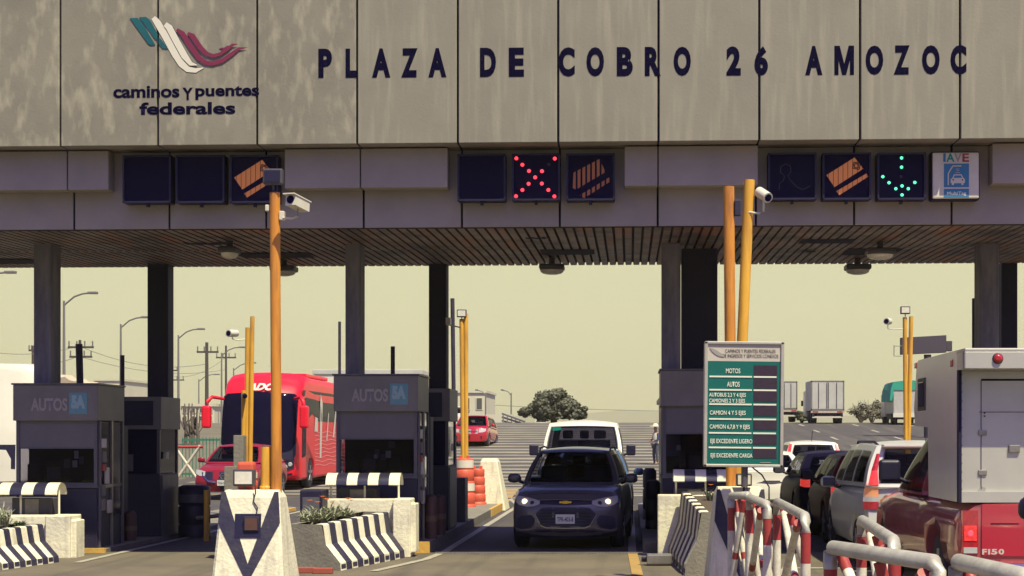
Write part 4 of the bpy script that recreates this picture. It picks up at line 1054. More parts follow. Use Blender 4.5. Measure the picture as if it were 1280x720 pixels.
# ============================================================ red and white barricades
def barricade(pa, pb, label, z=1.12, r=.04, za=None, diag=True, topk='rail_grey', mid=None):
    za = z if za is None else za
    t = thing('pipe_barricade', label, 'barricade', (0, 0, 0), 0, 'red and white pipe barricades')
    A = Vector((pa[0], pa[1], za)); B = Vector((pb[0], pb[1], z)); d = (B - A); dn = Vector((d.x, d.y, 0)).normalized(); s = Vector((-dn.y, dn.x, 0))
    MB().path([A - Vector((0, 0, .12)), A - Vector((0, 0, .03)), A + d * .03, B - d * .03, B - Vector((0, 0, .04)), B - Vector((0, 0, .12))], r, topk, 14).build('top_rail', t)
    def leg(top, foot, nm='leg', ra=.2, band=None):
        L = foot - top; l = L.length; R_ = r * (.95 if nm == 'leg' else .78); a = top + L * (ra / l)
        mb = MB().tube(top, a, R_, 'red_paint', 14)
        if band:
            p, q = top + L * (band - .03), top + L * (band + .03)
            mb.tube(a, p, R_, 'rail_white', 14).tube(p, q, R_ * 1.03, 'red_paint', 14); a = q
        b = top + L * .86
        mb.tube(a, b, R_, 'rail_white', 14).tube(b, foot, R_, 'red_paint', 14); mb.build(nm, t)
    for P_ in (A, B): leg(P_ - Vector((0, 0, .11)), Vector((P_.x, P_.y, 0)), 'leg', .24)
    if diag:
        o = s * .05; M_ = A.lerp(B, .5)
        leg(A + d * .03 - Vector((0, 0, .05)) + o, Vector((B.x, B.y, 0)) - Vector((d.x, d.y, 0)) * .04 + o, 'brace', .12, .5)
        leg(B - d * .03 - Vector((0, 0, .05)) - o, Vector((A.x, A.y, 0)) + Vector((d.x, d.y, 0)) * .04 - o, 'brace', .12, .5)
        leg(M_ - Vector((0, 0, .04)), Vector((M_.x, M_.y, 0)) + s * .3, 'prop', .10)
    return t
barricade((X(914, 16.2), 16.2), (X(936, 15.9), 15.9), 'farthest pipe barricade, against the white block under the tariff board', za=Z(620, 16.2), z=Z(619, 15.9))
barricade((X(937, 15.7), 15.7), (X(959, 13.9), 13.9), 'pipe barricade second from the far end, in front of the white block', za=Z(622, 15.7), z=Z(631, 13.9))
barricade((X(971, 14.6), 14.6), (X(1007, 12.0), 12.0), 'pipe barricade with a bent corner in front of the black car', za=Z(627, 14.6), z=Z(646, 12))
barricade((X(1077, 11.8), 11.8), (X(1118, 9.3), 9.3), 'pipe barricade in front of the silver estate car, its rail sloping to the red pickup', za=Z(650, 11.8), z=Z(677, 9.3))
barricade((X(1038, 8.8), 8.8), (X(1172, 7.4), 7.4), 'nearest thick railed pipe barricade across the bottom right', za=Z(684, 8.8), z=Z(704, 7.4))
barricade((X(1196, 7.5), 7.5), (X(1285, 6.6), 6.6), 'pipe barricade at the bottom right corner below the F150 badge', za=Z(702, 7.5), z=Z(722, 6.6))

# the leftmost island stands a little lower
for o in list(bpy.data.objects):
    if o.parent: continue
    if o.type == 'MESH' and o.get('kind') is None and o.get('category') in (None,): continue
    n = o.name.split('.')[0]
    if n in ('toll_booth', 'cashier_booth', 'striped_hood', 'meter_box', 'white_wall', 'flowering_plant', 'bollard', 'equipment_cabinet'):
        xs_ = [o.location.x] if o.type == 'MESH' or abs(o.location.x) > .01 else [sum(v.co.x for c in kids(o)[:1] for v in c.data.vertices) / max(1, len(kids(o)[0].data.vertices))]
        if xs_[0] < -7: o.location.z -= .14
    elif n == 'pavement':
        if sum(v.co.x for v in o.data.vertices) / len(o.data.vertices) < -7: o.location.z -= .10
# ============================================================ VEHICLES
def lerp(a, b, t): return a + (b - a) * t
def interp(tab, x):
    if x <= tab[0][0]: return tab[0][1]
    for (a, va), (b, vb) in zip(tab, tab[1:]):
        if x <= b:
            t = (x - a) / (b - a); return va + (vb - va) * t
    return tab[-1][1]
def sm(tab, x):
    """smoothstep interpolation"""
    if x <= tab[0][0]: return tab[0][1]
    for (a, va), (b, vb) in zip(tab, tab[1:]):
        if x <= b:
            t = (x - a) / (b - a); return va + (vb - va) * t
    return tab[-1][1]

class Car:
    def __init__(s, L, W, zt, zb, plan, bowf=.22, bowr=.12, lf=[(0, 0)], lr=[(0, 0)], crown=.03, box=False, dec=1.2):
        s.L, s.W, s.zt, s.zb, s.plan, s.bowf, s.bowr, s.lf, s.lr, s.crown, s.box, s.dec = L, W, zt, zb, plan, bowf, bowr, lf, lr, crown, box, dec
        s.gh = None
    def hw(s, y): return s.W / 2 * interp(s.plan, y)
    def yn(s, x, z): return s.bowf * (abs(x) / (s.W / 2)) ** 2 + interp(s.lf, z)
    def yt(s, x, z): return s.L - s.bowr * (abs(x) / (s.W / 2)) ** 2 - interp(s.lr, z)
    def warp(s, x, y, z):
        a = max(0, 1 - y / s.dec); b = max(0, 1 - (s.L - y) / s.dec)
        return Vector((x, y + s.yn(x, z) * a - (s.L - s.yt(x, z)) * b, z))
    def half(s, y, k=1.0):
        hw = s.hw(y) * k; zb = interp(s.zb, y); zt = interp(s.zt, y); h = zt - zb; c = s.crown
        if s.box:
            r = .16
            P = [(0, zb), (hw - .08, zb), (hw, zb + .08), (hw, zb + h * .2), (hw, zb + h * .4), (hw, zb + h * .6), (hw * .995, zb + h * .8), (hw * .985, zt - .28), (hw * .955, zt - .12), (hw * .87, zt - .03), (hw * .6, zt + c * .6), (0, zt + c)]
        else:
            P = [(0, zb), (.80 * hw, zb), (.93 * hw, zb + .05 * h), (.985 * hw, zb + .2 * h), (hw, zb + .42 * h), (.995 * hw, zb + .6 * h), (.985 * hw, zb + .74 * h), (.955 * hw, zb + .88 * h), (.90 * hw, zb + .96 * h), (.80 * hw, zt), (.45 * hw, zt + c * .75), (0, zt + c)]
        return P
    def shell(s, k, t, arches=(), ra=.36, name='body', extra=None):
        ys = sorted(set([0, .03, .1, .25, .5, .85, 1.2] + [1.2 + (s.L - 2.4) * i / 6 for i in range(1, 6)] + [s.L - 1.2, s.L - .85, s.L - .5, s.L - .25, s.L - .1, s.L - .03, s.L] + ([a[0] for a in s.zt if 0 < a[0] < s.L])))
        mb = MB(); rings = []
        for y in ys:
            kk = .965 if (y == 0 or y == s.L) else (.99 if (y == .03 or y == s.L - .03) else 1.0)
            H = s.half(y, kk); zmid = (H[0][1] + H[-1][1]) / 2; sq = 1 - (1 - kk) * .8
            H = [(x, zmid + (z - zmid) * sq) for x, z in H]
            ring = [s.warp(x, y, z) for x, z in H] + [s.warp(-x, y, z) for x, z in H[-2:0:-1]]
            rings.append((ring, H, y))
        n = len(rings[0][0]); mb.loft([r[0] for r in rings], k, True, caps=False)
        for ring, H, y in (rings[0], rings[-1]):
            m = len(H); nu = 8
            for i in range(1, m - 2):
                (xa, za), (xb, zb_) = H[i], H[i + 1]
                for j in range(nu):
                    u0, u1 = -1 + 2 * j / nu, -1 + 2 * (j + 1) / nu
                    q = [s.warp(xa * u0, y, za), s.warp(xa * u1, y, za), s.warp(xb * u1, y, zb_), s.warp(xb * u0, y, zb_)]
                    mb.add(q, [(0, 1, 2, 3) if y == 0 else (3, 2, 1, 0)], k, True)
            # close bottom and top strips
            for i in (0, m - 2):
                (xa, za), (xb, zb_) = (H[1], H[0]) if i == 0 else (H[m - 2], H[m - 1])
                for j in range(nu):
                    u0, u1 = -1 + 2 * j / nu, -1 + 2 * (j + 1) / nu
                    f = lambda u: za + (zb_ - za) * (1 - abs(u))
                    if i == 0: continue
                    if abs(zb_ - za) < 1e-6: continue
                    q = [s.warp(xa * u0, y, za), s.warp(xa * u1, y, za), s.warp(xa * u1, y, f(u1)), s.warp(xa * u0, y, f(u0))]
                    mb.add(q, [(0, 1, 2, 3)], k, True)
        o = mb.build(name, None, sharp=40)
        if arches:
            cut = MB()
            for ya in arches:
                cut.tube((-s.W, ya, s.wz), (-s.W / 2 + .28, ya, s.wz), ra, 'plastic_black', 28)
                cut.tube((s.W / 2 - .28, ya, s.wz), (s.W, ya, s.wz), ra, 'plastic_black', 28)
            co = cut.build('cut', sharp=30)
            md = o.modifiers.new('b', 'BOOLEAN'); md.object = co; md.operation = 'DIFFERENCE'; md.solver = 'EXACT'
            dg = bpy.context.evaluated_depsgraph_get(); dg.update()
            me = bpy.data.meshes.new_from_object(o.evaluated_get(dg))
            if len(me.polygons) > 50:
                o.modifiers.clear(); old = o.data; o.data = me; me.name = name
            else: o.modifiers.clear()
            bpy.data.objects.remove(co)
        o.parent = t
        return o
    def patch(s, name, cols, k, parent, rear=False, off=.008, nz=4, depth=.03, mirror=False, yf=None):
        """cols [(x, zlo, zhi)] laid on the nose (or tail) surface"""
        f = yf or ((lambda x, z: s.yt(x, z)) if rear else (lambda x, z: s.yn(x, z))); sg = 1 if rear else -1
        res = None
        for m in ((1, -1) if mirror else (1,)):
            mb = MB(); C_ = [(x * m, a, b) for x, a, b in cols]; n = len(C_)
            def pt(i, j, d=0):
                x, a, b = C_[i]; z = lerp(a, b, j / nz); return Vector((x, f(x, z) + sg * (off - d), z))
            vs = [pt(i, j) for i in range(n) for j in range(nz + 1)]; fs = []
            for i in range(n - 1):
                for j in range(nz): a = i * (nz + 1) + j; fs.append((a, a + nz + 1, a + nz + 2, a + 1))
            mb.add(vs, fs, k, True)
            rim = [(i, 0) for i in range(n)] + [(n - 1, j) for j in range(nz + 1)] + [(i, nz) for i in range(n - 1, -1, -1)] + [(0, j) for j in range(nz, -1, -1)]
            vs = [pt(i, j) for i, j in rim] + [pt(i, j, depth) for i, j in rim]; N = len(rim)
            mb.add(vs, [(i, (i + 1) % N, (i + 1) % N + N, i + N) for i in range(N)], k)
            o = mb.build(name, parent); res = res or o
        return res
    # greenhouse
    def house(s, t, k, yb0, yt0, yt1, yb1, wb, wt, zf, zr, zt, glass='glass_clear', bow=.18, bowr=.10, crown=.04, bulge=.03, side=((.06, .46), (.50, .93)), wind=(.05, .95, .06, .93), rearw=(.08, .92, .12, .88), wbr=None, wtr=None, sv=(.10, .86), name='cabin'):
        wbr = wbr or wb; wtr = wtr or wt
        def w0(v): return lerp(wb, wt, v) + bulge * math.sin(PI * v)
        def w1(v): return lerp(wbr, wtr, v) + bulge * math.sin(PI * v)
        def Sf(u, v): a = 2 * u - 1; return Vector((a * w0(v), lerp(yb0, yt0, v) + bow * (a * a - 1) * (1 - .5 * v), lerp(zf, zt, v) + (1 - a * a) * crown * .5 * v))
        def Sr(u, v): a = 2 * u - 1; return Vector((a * w1(v), lerp(yb1, yt1, v) + bowr * (1 - a * a), lerp(zr, zt, v) + (1 - a * a) * crown * .5 * v))
        def Ss(m):
            def f(u, v):
                p, q = Sf((m + 1) / 2, v), Sr((m + 1) / 2, v); r = p.lerp(q, u); r.x += m * .02 * math.sin(PI * u); r.z += .02 * math.sin(PI * u) * v; return r
            return f
        def roof(u, v):
            p, q = Sf(u, 1), Sr(u, 1); r = p.lerp(q, v); a = 2 * u - 1
            r.x += a * .02 * math.sin(PI * v); r.z += .02 * math.sin(PI * v) + crown * math.sin(PI * v) ** .7 * (1 - a * a) * .8; return r
        def skin(mb, S, wins, flip):
            us = sorted(set([i / 10 for i in range(11)] + [w_[0] for w_ in wins] + [w_[1] for w_ in wins])); vs_ = sorted(set([i / 6 for i in range(7)] + [w_[2] for w_ in wins] + [w_[3] for w_ in wins]))
            P_ = [S(u, v) for v in vs_ for u in us]; n_ = len(us); fs = []
            for j in range(len(vs_) - 1):
                for i in range(n_ - 1):
                    cu, cv = (us[i] + us[i + 1]) / 2, (vs_[j] + vs_[j + 1]) / 2
                    if any(w_[0] < cu < w_[1] and w_[2] < cv < w_[3] for w_ in wins): continue
                    a_ = j * n_ + i; f_ = (a_, a_ + 1, a_ + n_ + 1, a_ + n_); fs.append(f_[::-1] if flip else f_)
            mb.add(P_, fs, k, True)
        mb = MB(); e_ = .012
        skin(mb, Sf, [(wind[0] + e_, wind[1] - e_, wind[2] + e_, wind[3] - e_)], False); skin(mb, Sr, [(rearw[0] + e_, rearw[1] - e_, rearw[2] + e_, rearw[3] - e_)], True)
        sw = [(a_ + .008, b_ - .008, sv[0] + e_, sv[1] - e_) for a_, b_ in side]
        skin(mb, Ss(1), sw, False); skin(mb, Ss(-1), sw, True); mb.grid(roof, 10, 10, k)
        o = mb.build(name, t, sharp=38)
        # cabin: floor, dashboard, seats with headrests, steering wheel
        zf_ = min(zf, zr); H_c = zt - zf_; yF = lerp(yb0, yt0, .5); yR = lerp(yt1, yb1, .5)
        MB().grid(lambda u, v: Vector(((2 * u - 1) * (wb - .06), lerp(yb0 + .1, yb1 - .1, v), lerp(zf, zr, v) + s.crown + .012)), 2, 2, 'interior').build('cabin_floor', t)
        MB().grid(lambda u, v: roof(lerp(.04, .96, u), lerp(.03, .97, v)) - Vector((0, 0, .03)), 6, 6, 'interior', flip=True).build('headliner', t)
        MB().bbox(-wb + .10, wb - .10, yb0 + .18, yb0 + .42, zf_ - .02, zf_ + .10, 'interior', .03).build('dashboard', t)
        MB().lathe([(.17, -.01), (.185, 0), (.17, .012)], (.36, yb0 + .52, zf_ + .12), 'seat', 'y', 20).build('steering_wheel', t)
        for yy, xs_ in ((yF + .62, (-.36, .36)), (yF + 1.45, (-.42, 0, .42))):
            if yy > yR - .05: continue
            for xx in xs_:
                q = MB().bbox(xx - .22, xx + .22, yy, yy + .12, zf_ - .1, zf_ + H_c * .52, 'seat', .05, 3).build('seat', t)
                MB().bbox(xx - .11, xx + .11, yy + .01, yy + .10, zf_ + H_c * .56, zf_ + H_c * .80, 'seat', .04, 3).build('headrest', q)
        def pane(nm, S, u0, u1, v0, v1, sgn, off=.007):
            def f(a, b):
                u, v = lerp(u0, u1, a), lerp(v0, v1, b); e = .01
                p = S(u, v); n = (S(u + e, v) - S(u - e, v)).cross(S(u, v + e) - S(u, v - e)).normalized() * sgn
                return p + n * off
            return MB().grid(f, 10, 6, glass, flip=sgn < 0).build(nm, t)
        pane('windshield', Sf, *wind[:2], *wind[2:], 1)
        if rearw: pane('rear_window', Sr, *rearw[:2], *rearw[2:], -1)
        for a, b in side:
            pane('side_window', Ss(1), a, b, *sv, 1); pane('side_window', Ss(-1), a, b, *sv, -1)
        s.gh = (Sf, Sr, Ss, zf, zr, zt)
        s.wt = w1
        def yrear(x, z):
            if z < zr: return s.yt(x, z)
            v = min(1, (z - zr) / (zt - zr)); a = max(-1, min(1, x / w1(v))); return lerp(yb1, yt1, v) + bowr * (1 - a * a)
        s.yrear = yrear
        return o
    def wheel(s, t, x, y, r, w=.21, side=1):
        wt = MB().lathe([(r * .55, -w / 2), (r * .9, -w / 2), (r, -w / 2 + .03), (r, w / 2 - .03), (r * .9, w / 2), (r * .55, w / 2)], (x, y, r), 'tyre', 'x', 28)
        o = wt.build('wheel', t)
        mb = MB(); fx = x + side * (w / 2 - .015)
        mb.lathe([(r * .62, fx - x - .01 * side), (r * .60, fx - x + .012 * side), (r * .52, fx - x)], (x, y, r), 'rim', 'x', 28)
        for i in range(5):
            a = 2 * PI * i / 5 + .3; c, d = math.cos(a), math.sin(a)
            mb.tube((fx, y, r), (fx, y + c * r * .56, r + d * r * .56), r * .09, 'rim', 6)
        mb.lathe([(r * .13, fx - x), (r * .12, fx - x + .02 * side)], (x, y, r), 'rim', 'x', 14)
        mb.build('rim', o)
    def wheels(s, t, ya, yb, r, inset=.12):
        for y in (ya, yb):
            for m in (-1, 1): s.wheel(t, m * (s.W / 2 - inset), y, r, side=m)
    def mirror(s, t, y, z, k, w=.20, h=.15, out=.13, both=True, xin=None):
        for m in (-1, 1):
            x = m * ((xin or s.W / 2 - .03) + out)
            if h < .2:
                rg = []
                for q_, sc_, dz in ((-.5, .25, -.02), (-.44, .62, -.015), (-.3, .9, 0), (0, 1, 0), (.3, .95, .0), (.44, .72, -.005), (.5, .35, -.01)):
                    rg.append([Vector((x + m * w * q_, y + .06 * (abs(math.cos(a_)) ** .7) * (1 if math.cos(a_) > 0 else -1) * sc_, z + dz + h / 2 * sc_ * (abs(math.sin(a_)) ** .7) * (1 if math.sin(a_) > 0 else -1))) for a_ in [2 * PI * j_ / 16 for j_ in range(16)]])
                o = MB().loft(rg, k, True).build('mirror', t)
            else: o = MB().bbox(min(x - m * w / 2, x + m * w / 2), max(x - m * w / 2, x + m * w / 2), y - .07, y + .05, z - h / 2, z + h / 2, k, .05, 4).build('mirror', t)
            MB().tube((x - m * w * .3, y, z - h * .3), (m * ((xin or s.W / 2 - .03) - .06), y + .02, z - h * .55), .025, 'plastic_black', 8).build('bracket', o)
            MB().box(min(x - m * w * .38, x + m * w * .38), max(x - m * w * .38, x + m * w * .38), y + .059, y + .062, z - h * .36, z + h * .36, 'mirror_dark').build('mirror_glass', o)
def plate(t, y, z, txt, sg=-1, x=0, w=.30, h=.15):
    o = MB().bbox(x - w / 2, x + w / 2, min(y, y + sg * .012), max(y, y + sg * .012), z - h / 2, z + h / 2, 'plate_white', .003, 1).build('number_plate', t)
    if sg < 0: text_fit('plate_text', txt, x - w * .42, x + w * .42, z - h * .27, z + h * .22, y + sg * .015, 'plate_ink', o, off=.02)
    else: text_fit('plate_text', txt, x - w * .42, x + w * .42, z - h * .27, z + h * .22, y + sg * .015, 'plate_ink', o, off=.02, xf=lambda p: Vector((2 * x - p.x, p.y, p.z)))
    return o

# ---------- dark grey compact SUV in the middle lane
t = thing('parked_car', 'dark grey compact SUV with both headlights on, first in the middle lane', 'car', (X(705.5, 25.1), 25.1, 0), -math.radians(2.6), 'vehicles queueing through the toll lanes')
t.name = 'compact_suv'; t.location = (X(706.5, 24.5), 24.5, 0); t.scale = (.985, 1, .955)
c = Car(4.25, 1.776, [(0, .88), (.12, .93), (.4, .98), (1.15, 1.04), (3.4, 1.05), (4.25, .98)], [(0, .24), (.3, .2), (3.9, .22), (4.25, .34)],
        [(0, .93), (.15, .965), (.5, 1), (3.7, 1), (4.25, .93)], bowf=.26, bowr=.15,
        lf=[(.2, .10), (.30, .01), (.42, 0), (.55, .02), (.70, .03), (.78, .08), (.9, .20)], lr=[(.3, .0), (.9, .05)])
c.wz = .33; c.shell('trax_paint', t, (.86, 3.42), .37)
c.house(t, 'trax_paint', 1.0, 1.72, 3.65, 4.1, .77, .575, 1.03, 1.05, 1.575, bow=.2, side=((.10, .42), (.45, .72), (.75, .93)))
c.wheels(t, .86, 3.42, .335)
c.mirror(t, 1.42, 1.12, 'trax_paint', .22, .16, .10)
P = c.patch
P('upper_grille', [(-.42, .735, .79), (-.2, .728, .80), (0, .722, .80), (.2, .728, .80), (.42, .735, .79)], 'plastic_black', t)
P('chrome_strip', [(-.42, .792, .802), (-.2, .802, .814), (0, .804, .816), (.2, .802, .814), (.42, .792, .802)], 'steel', t, off=.012)
P('lower_grille', [(-.44, .56, .58), (-.36, .42, .655), (-.29, .385, .665), (0, .38, .67), (.29, .385, .665), (.36, .42, .655), (.44, .56, .58)], 'plastic_black', t, off=.006)
for q, a in ((.002, 1.0),): P('grille_surround', [(-.47, .56, .585), (-.375, .395, .675), (-.30, .362, .685), (0, .358, .69), (.30, .362, .685), (.375, .395, .675), (.47, .56, .585)], 'booth_dark', t, off=.003)
P('fog_recess', [(.49, .42, .50), (.54, .36, .56), (.70, .33, .545), (.775, .36, .50)], 'plastic_black', t, mirror=True, off=.005)
P('lower_intake', [(-.5, .295, .30), (-.42, .285, .33), (0, .28, .335), (.42, .285, .33), (.5, .295, .30)], 'plastic_black', t, off=.006)
P('skid_strip', [(-.56, .245, .27), (-.3, .225, .262), (0, .22, .26), (.3, .225, .262), (.56, .245, .27)], 'booth', t, off=.008)
for m in (1, -1):
    h = P('headlight', [(m * x, a, b) for x, a, b in ((.41, .735, .79), (.5, .70, .815), (.62, .69, .84), (.74, .715, .86), (.80, .76, .865))], 'lens_clear', t, off=.012)
    x = m * .655; z = .775; yy = c.yn(x, z) - .022
    MB().lathe([(.045, 0), (.04, -.012), (.025, -.02)], (x, yy, z), 'headlamp_on', 'y', 20).build('bulb', h)
    x = m * .53; z = .755; yy = c.yn(x, z) - .018
    MB().lathe([(.034, 0), (.03, -.01)], (x, yy, z), 'plastic_black', 'y', 16).build('reflector', h)
yb = c.yn(0, .76) - .02
mb = MB(); mb.prism([(-.10, .752), (-.09, .783), (-.035, .783), (-.03, .792), (.035, .792), (.045, .783), (.10, .783), (.09, .752), (.035, .752), (.03, .742), (-.035, .742), (-.045, .752)], yb - .012, yb, 'gold'); mb.build('badge', t)
plate(t, c.yn(0, .5) - .012, .50, 'TPR-403-8')
P('grille_chrome', [(-.485, .563, .582), (-.385, .385, .40), (-.305, .350, .364), (0, .346, .358), (.305, .350, .364), (.385, .385, .40), (.485, .563, .582)], 'chrome_dull', t, off=.010)
P('lower_cladding', [(-.80, .225, .285), (-.6, .20, .262), (-.3, .185, .25), (0, .18, .25), (.3, .185, .25), (.6, .20, .262), (.80, .225, .285)], 'plastic_black', t, off=.006)
for m in (1, -1): P('bumper_crease', [(m * .46, .345, .365), (m * .58, .31, .33), (m * .72, .30, .315), (m * .80, .33, .345)], 'booth_plate', t, off=.009)
P('hood_edge', [(-.62, .872, .88), (-.3, .90, .909), (0, .908, .917), (.3, .90, .909), (.62, .872, .88)], 'plastic_black', t, off=.004)
for m in (-1, 1): MB().path([(m * .585, 1.85, 1.56), (m * .59, 1.95, 1.625), (m * .60, 2.7, 1.645), (m * .59, 3.4, 1.61), (m * .58, 3.55, 1.57)], .016, 'plastic_black', 8).build('roof_rail', t)
for m in (-1, 1): MB().tube((m * .03, .98, 1.055), (m * .55, 1.05, 1.075), .009, 'plastic_black', 6).build('wiper', t)
for i in range(5): MB().box(-.40, .40, c.yn(0, .5) - .008, c.yn(0, .5) + .02, .415 + i * .048, .425 + i * .048, 'booth_dark').build('grille_bar', t)

# ---------- blue car behind it
t = thing('hatchback_car', 'light blue car mostly hidden directly behind the dark grey compact SUV', 'car', (-.78, 30.6, 0), 0, 'vehicles queueing through the toll lanes')
c = Car(4.2, 1.72, [(0, .74), (.3, .86), (1.2, .98), (3.4, .98), (4.2, .95)], [(0, .25), (4.2, .3)], [(0, .9), (.4, .98), (.7, 1), (3.7, 1), (4.2, .92)], lf=[(.2, .06), (.5, 0), (.9, .18)])
c.wz = .31; c.shell('blue_paint', t, (.8, 3.3), .34); c.house(t, 'blue_paint', 1.0, 1.8, 3.4, 4.0, .75, .56, .98, .98, 1.45); c.wheels(t, .8, 3.3, .31); c.mirror(t, 1.4, 1.04, 'blue_paint')
c.patch('headlight', [(.42, .62, .70), (.6, .62, .76), (.74, .66, .78)], 'lens_clear', t, mirror=True)
c.patch('grille', [(-.36, .45, .62), (0, .42, .64), (.36, .45, .62)], 'plastic_black', t)

# ---------- white van
t = thing('white_van', 'white van with a tall windscreen and big black mirrors, behind the dark grey compact SUV', 'van', (X(727, 37.0), 36.7, 0), 0, 'vehicles queueing through the toll lanes')
c = Car(5.3, 2.0, [(0, 1.02), (.1, 1.12), (.6, 1.2), (.9, 1.24), (5.3, 1.26)], [(0, .3), (5.3, .35)], [(0, .92), (.3, 1), (5, 1), (5.3, .97)], lf=[(.3, .0), (.9, .02), (1.2, .12)])
c.wz = .36; c.shell('van_white', t, (.9, 4.2), .40)
c.house(t, 'van_white', .75, 1.5, 5.1, 5.28, .94, .80, 1.22, 1.26, 2.05, bow=.16, crown=.06, side=((.05, .3), (.34, .62), (.66, .95)), wind=(.04, .96, .05, .90))
c.wheels(t, .9, 4.2, .36); c.mirror(t, .95, 1.42, 'plastic_black', .22, .26, .17)
c.patch('grille', [(-.5, .72, .98), (0, .72, .98), (.5, .72, .98)], 'plastic_black', t); c.patch('headlight', [(.58, .76, .96), (.86, .78, .96)], 'lens_clear', t, mirror=True)
c.patch('bumper', [(-.95, .42, .58), (-.5, .4, .58), (0, .4, .58), (.5, .4, .58), (.95, .42, .58)], 'plastic_black', t, off=.03)
for i in range(7): MB().tube((-.6 + i * .2, 1.8, 2.115 - abs(i - 3) * .006), (-.6 + i * .2, 5.0, 2.115 - abs(i - 3) * .006), .012, 'van_white', 6).build('roof_rib', t)
MB().box(-.72, -.52, 1.28, 1.30, 1.88, 1.96, 'sign_green_pale').build('sticker', t)
MB().bbox(.35, .50, .75, .80, 1.32, 1.35, 'sign_white', .005).build('paper', t)

# ---------- red SUV on the rise
t = thing('red_suv', 'red SUV with a chrome grille coming down the ribbed road, behind the yellow pole pair', 'car', (X(585.5, 85.5), 85.5, gz(85.5) + .01), 0, 'vehicles on the road beyond the plaza')
c = Car(5.0, 2.0, [(0, 1.02), (.15, 1.08), (1.2, 1.16), (4.6, 1.16), (5, 1.1)], [(0, .3), (5, .4)], [(0, .93), (.4, 1), (4.6, 1), (5, .95)], lf=[(.3, .05), (.7, 0), (1.1, .12)])
c.wz = .39; c.shell('red_car', t, (.95, 3.85), .44); c.house(t, 'red_car', 1.15, 1.9, 4.6, 4.95, .90, .70, 1.15, 1.15, 1.78, side=((.07, .34), (.37, .64), (.67, .92)))
c.wheels(t, .95, 3.85, .39); c.mirror(t, 1.5, 1.25, 'red_car')
c.patch('grille', [(-.5, .72, .96), (0, .70, .97), (.5, .72, .96)], 'steel', t); c.patch('grille_bar', [(-.46, .82, .86), (0, .82, .86), (.46, .82, .86)], 'plastic_black', t, off=.02)
c.patch('headlight', [(.54, .78, .96), (.75, .80, 1.0), (.9, .86, 1.0)], 'lens_clear', t, mirror=True); c.patch('lower_intake', [(-.7, .42, .60), (0, .40, .62), (.7, .42, .60)], 'plastic_black', t)
t.rotation_euler = (-.045, 0, -.05)

# ---------- maroon saloon left lane
t = thing('red_saloon', 'dark red saloon with a ring badge on its grille, in front of the red coach', 'car', (X(283, 44), 43.6, 0), 0, 'vehicles queueing through the toll lanes')
c = Car(4.5, 1.76, [(0, .80), (.2, .88), (1.2, 1.0), (3.6, 1.0), (4.5, .98)], [(0, .22), (4.5, .3)], [(0, .92), (.4, 1), (4.0, 1), (4.5, .94)], lf=[(.2, .08), (.5, 0), (.85, .14)])
c.wz = .32; c.shell('maroon_light', t, (.9, 3.6), .36); c.house(t, 'maroon_light', 1.1, 1.9, 3.3, 4.1, .78, .58, 1.0, 1.0, 1.47); c.wheels(t, .9, 3.6, .32); c.mirror(t, 1.5, 1.08, 'maroon_light')
c.patch('grille', [(-.62, .70, .76), (-.42, .56, .77), (0, .52, .78), (.42, .56, .77), (.62, .70, .76)], 'plastic_black', t); c.patch('lower_intake', [(-.5, .27, .42), (0, .26, .44), (.5, .27, .42)], 'plastic_black', t)
for m in (1, -1): c.patch('chrome_strip', [(m * .60, .66, .70), (m * .42, .50, .55), (m * .2, .47, .51)], 'chrome', t, off=.016)
c.patch('headlight', [(.52, .66, .78), (.68, .66, .82), (.8, .72, .83)], 'lens_clear', t, mirror=True)
yb = c.yn(0, .66) - .02; mb = MB(); n = 20
for i in range(n):
    a, b = 2 * PI * i / n, 2 * PI * (i + 1) / n; mb.tube((.085 * math.cos(a), yb, .66 + .075 * math.sin(a)), (.085 * math.cos(b), yb, .66 + .075 * math.sin(b)), .012, 'chrome', 6)
mb.box(-.11, .11, yb - .012, yb + .01, .648, .672, 'chrome'); mb.build('badge', t)
plate(t, c.yn(0, .46) - .02, .47, 'TWA-19-36')

# ---------- red coach
DBu = 51.0
t = thing('red_coach', 'bright red coach with a dark windscreen and white emblem above it, behind the yellow poles', 'coach', ((X(269, DBu) + X(370, DBu)) / 2, DBu, 0))
c = Car(12.2, 2.58, [(0, 3.28), (.05, 3.4), (.35, 3.62), (1.3, 3.78), (3, 3.72), (12.2, 3.70)], [(0, .42), (.3, .32), (12.2, .4)], [(0, .90), (.12, .95), (.5, 1), (11.8, 1), (12.2, .95)], bowf=.42, bowr=.1,
        lf=[(.3, .10), (.6, .0), (1.2, .02), (2.0, .14), (3.0, .42), (3.6, .9)], box=True, crown=.06, dec=2.0)
c.wz = .50; c.shell('bus_red', t, (2.35, 8.3), .56)
c.patch('windshield', [(-1.20, 1.52, 3.02), (-1.08, 1.30, 3.12), (-.7, 1.20, 3.14), (0, 1.18, 3.18), (.7, 1.20, 3.14), (1.08, 1.30, 3.12), (1.20, 1.52, 3.02)], 'glass_car', t, nz=12, off=.07, depth=.12)
c.patch('lower_black', [(-.8, .98, 1.18), (0, .94, 1.16), (.8, .98, 1.18), (1.10, .96, 1.45), (1.2, 1.14, 1.50)], 'plastic_black', t, off=.05, depth=.1)
c.patch('grille', [(-.55, .62, .78), (0, .60, .78), (.55, .62, .78)], 'plastic_black', t)
for m in (1, -1):
    h = c.patch('headlight', [(m * .80, .64, .86), (m * .98, .64, .98), (m * 1.16, .72, 1.02)], 'plastic_black', t, off=.012)
    for xx, zz in ((.90, .76), (1.04, .84)):
        MB().lathe([(.075, 0), (.06, -.02)], (m * xx, c.yn(xx, zz) - .016, zz), 'lens_clear', 'y', 16).build('bulb', h)
    c.patch('fog_light', [(m * .86, .46, .54), (m * 1.1, .50, .56)], 'plastic_black', t)
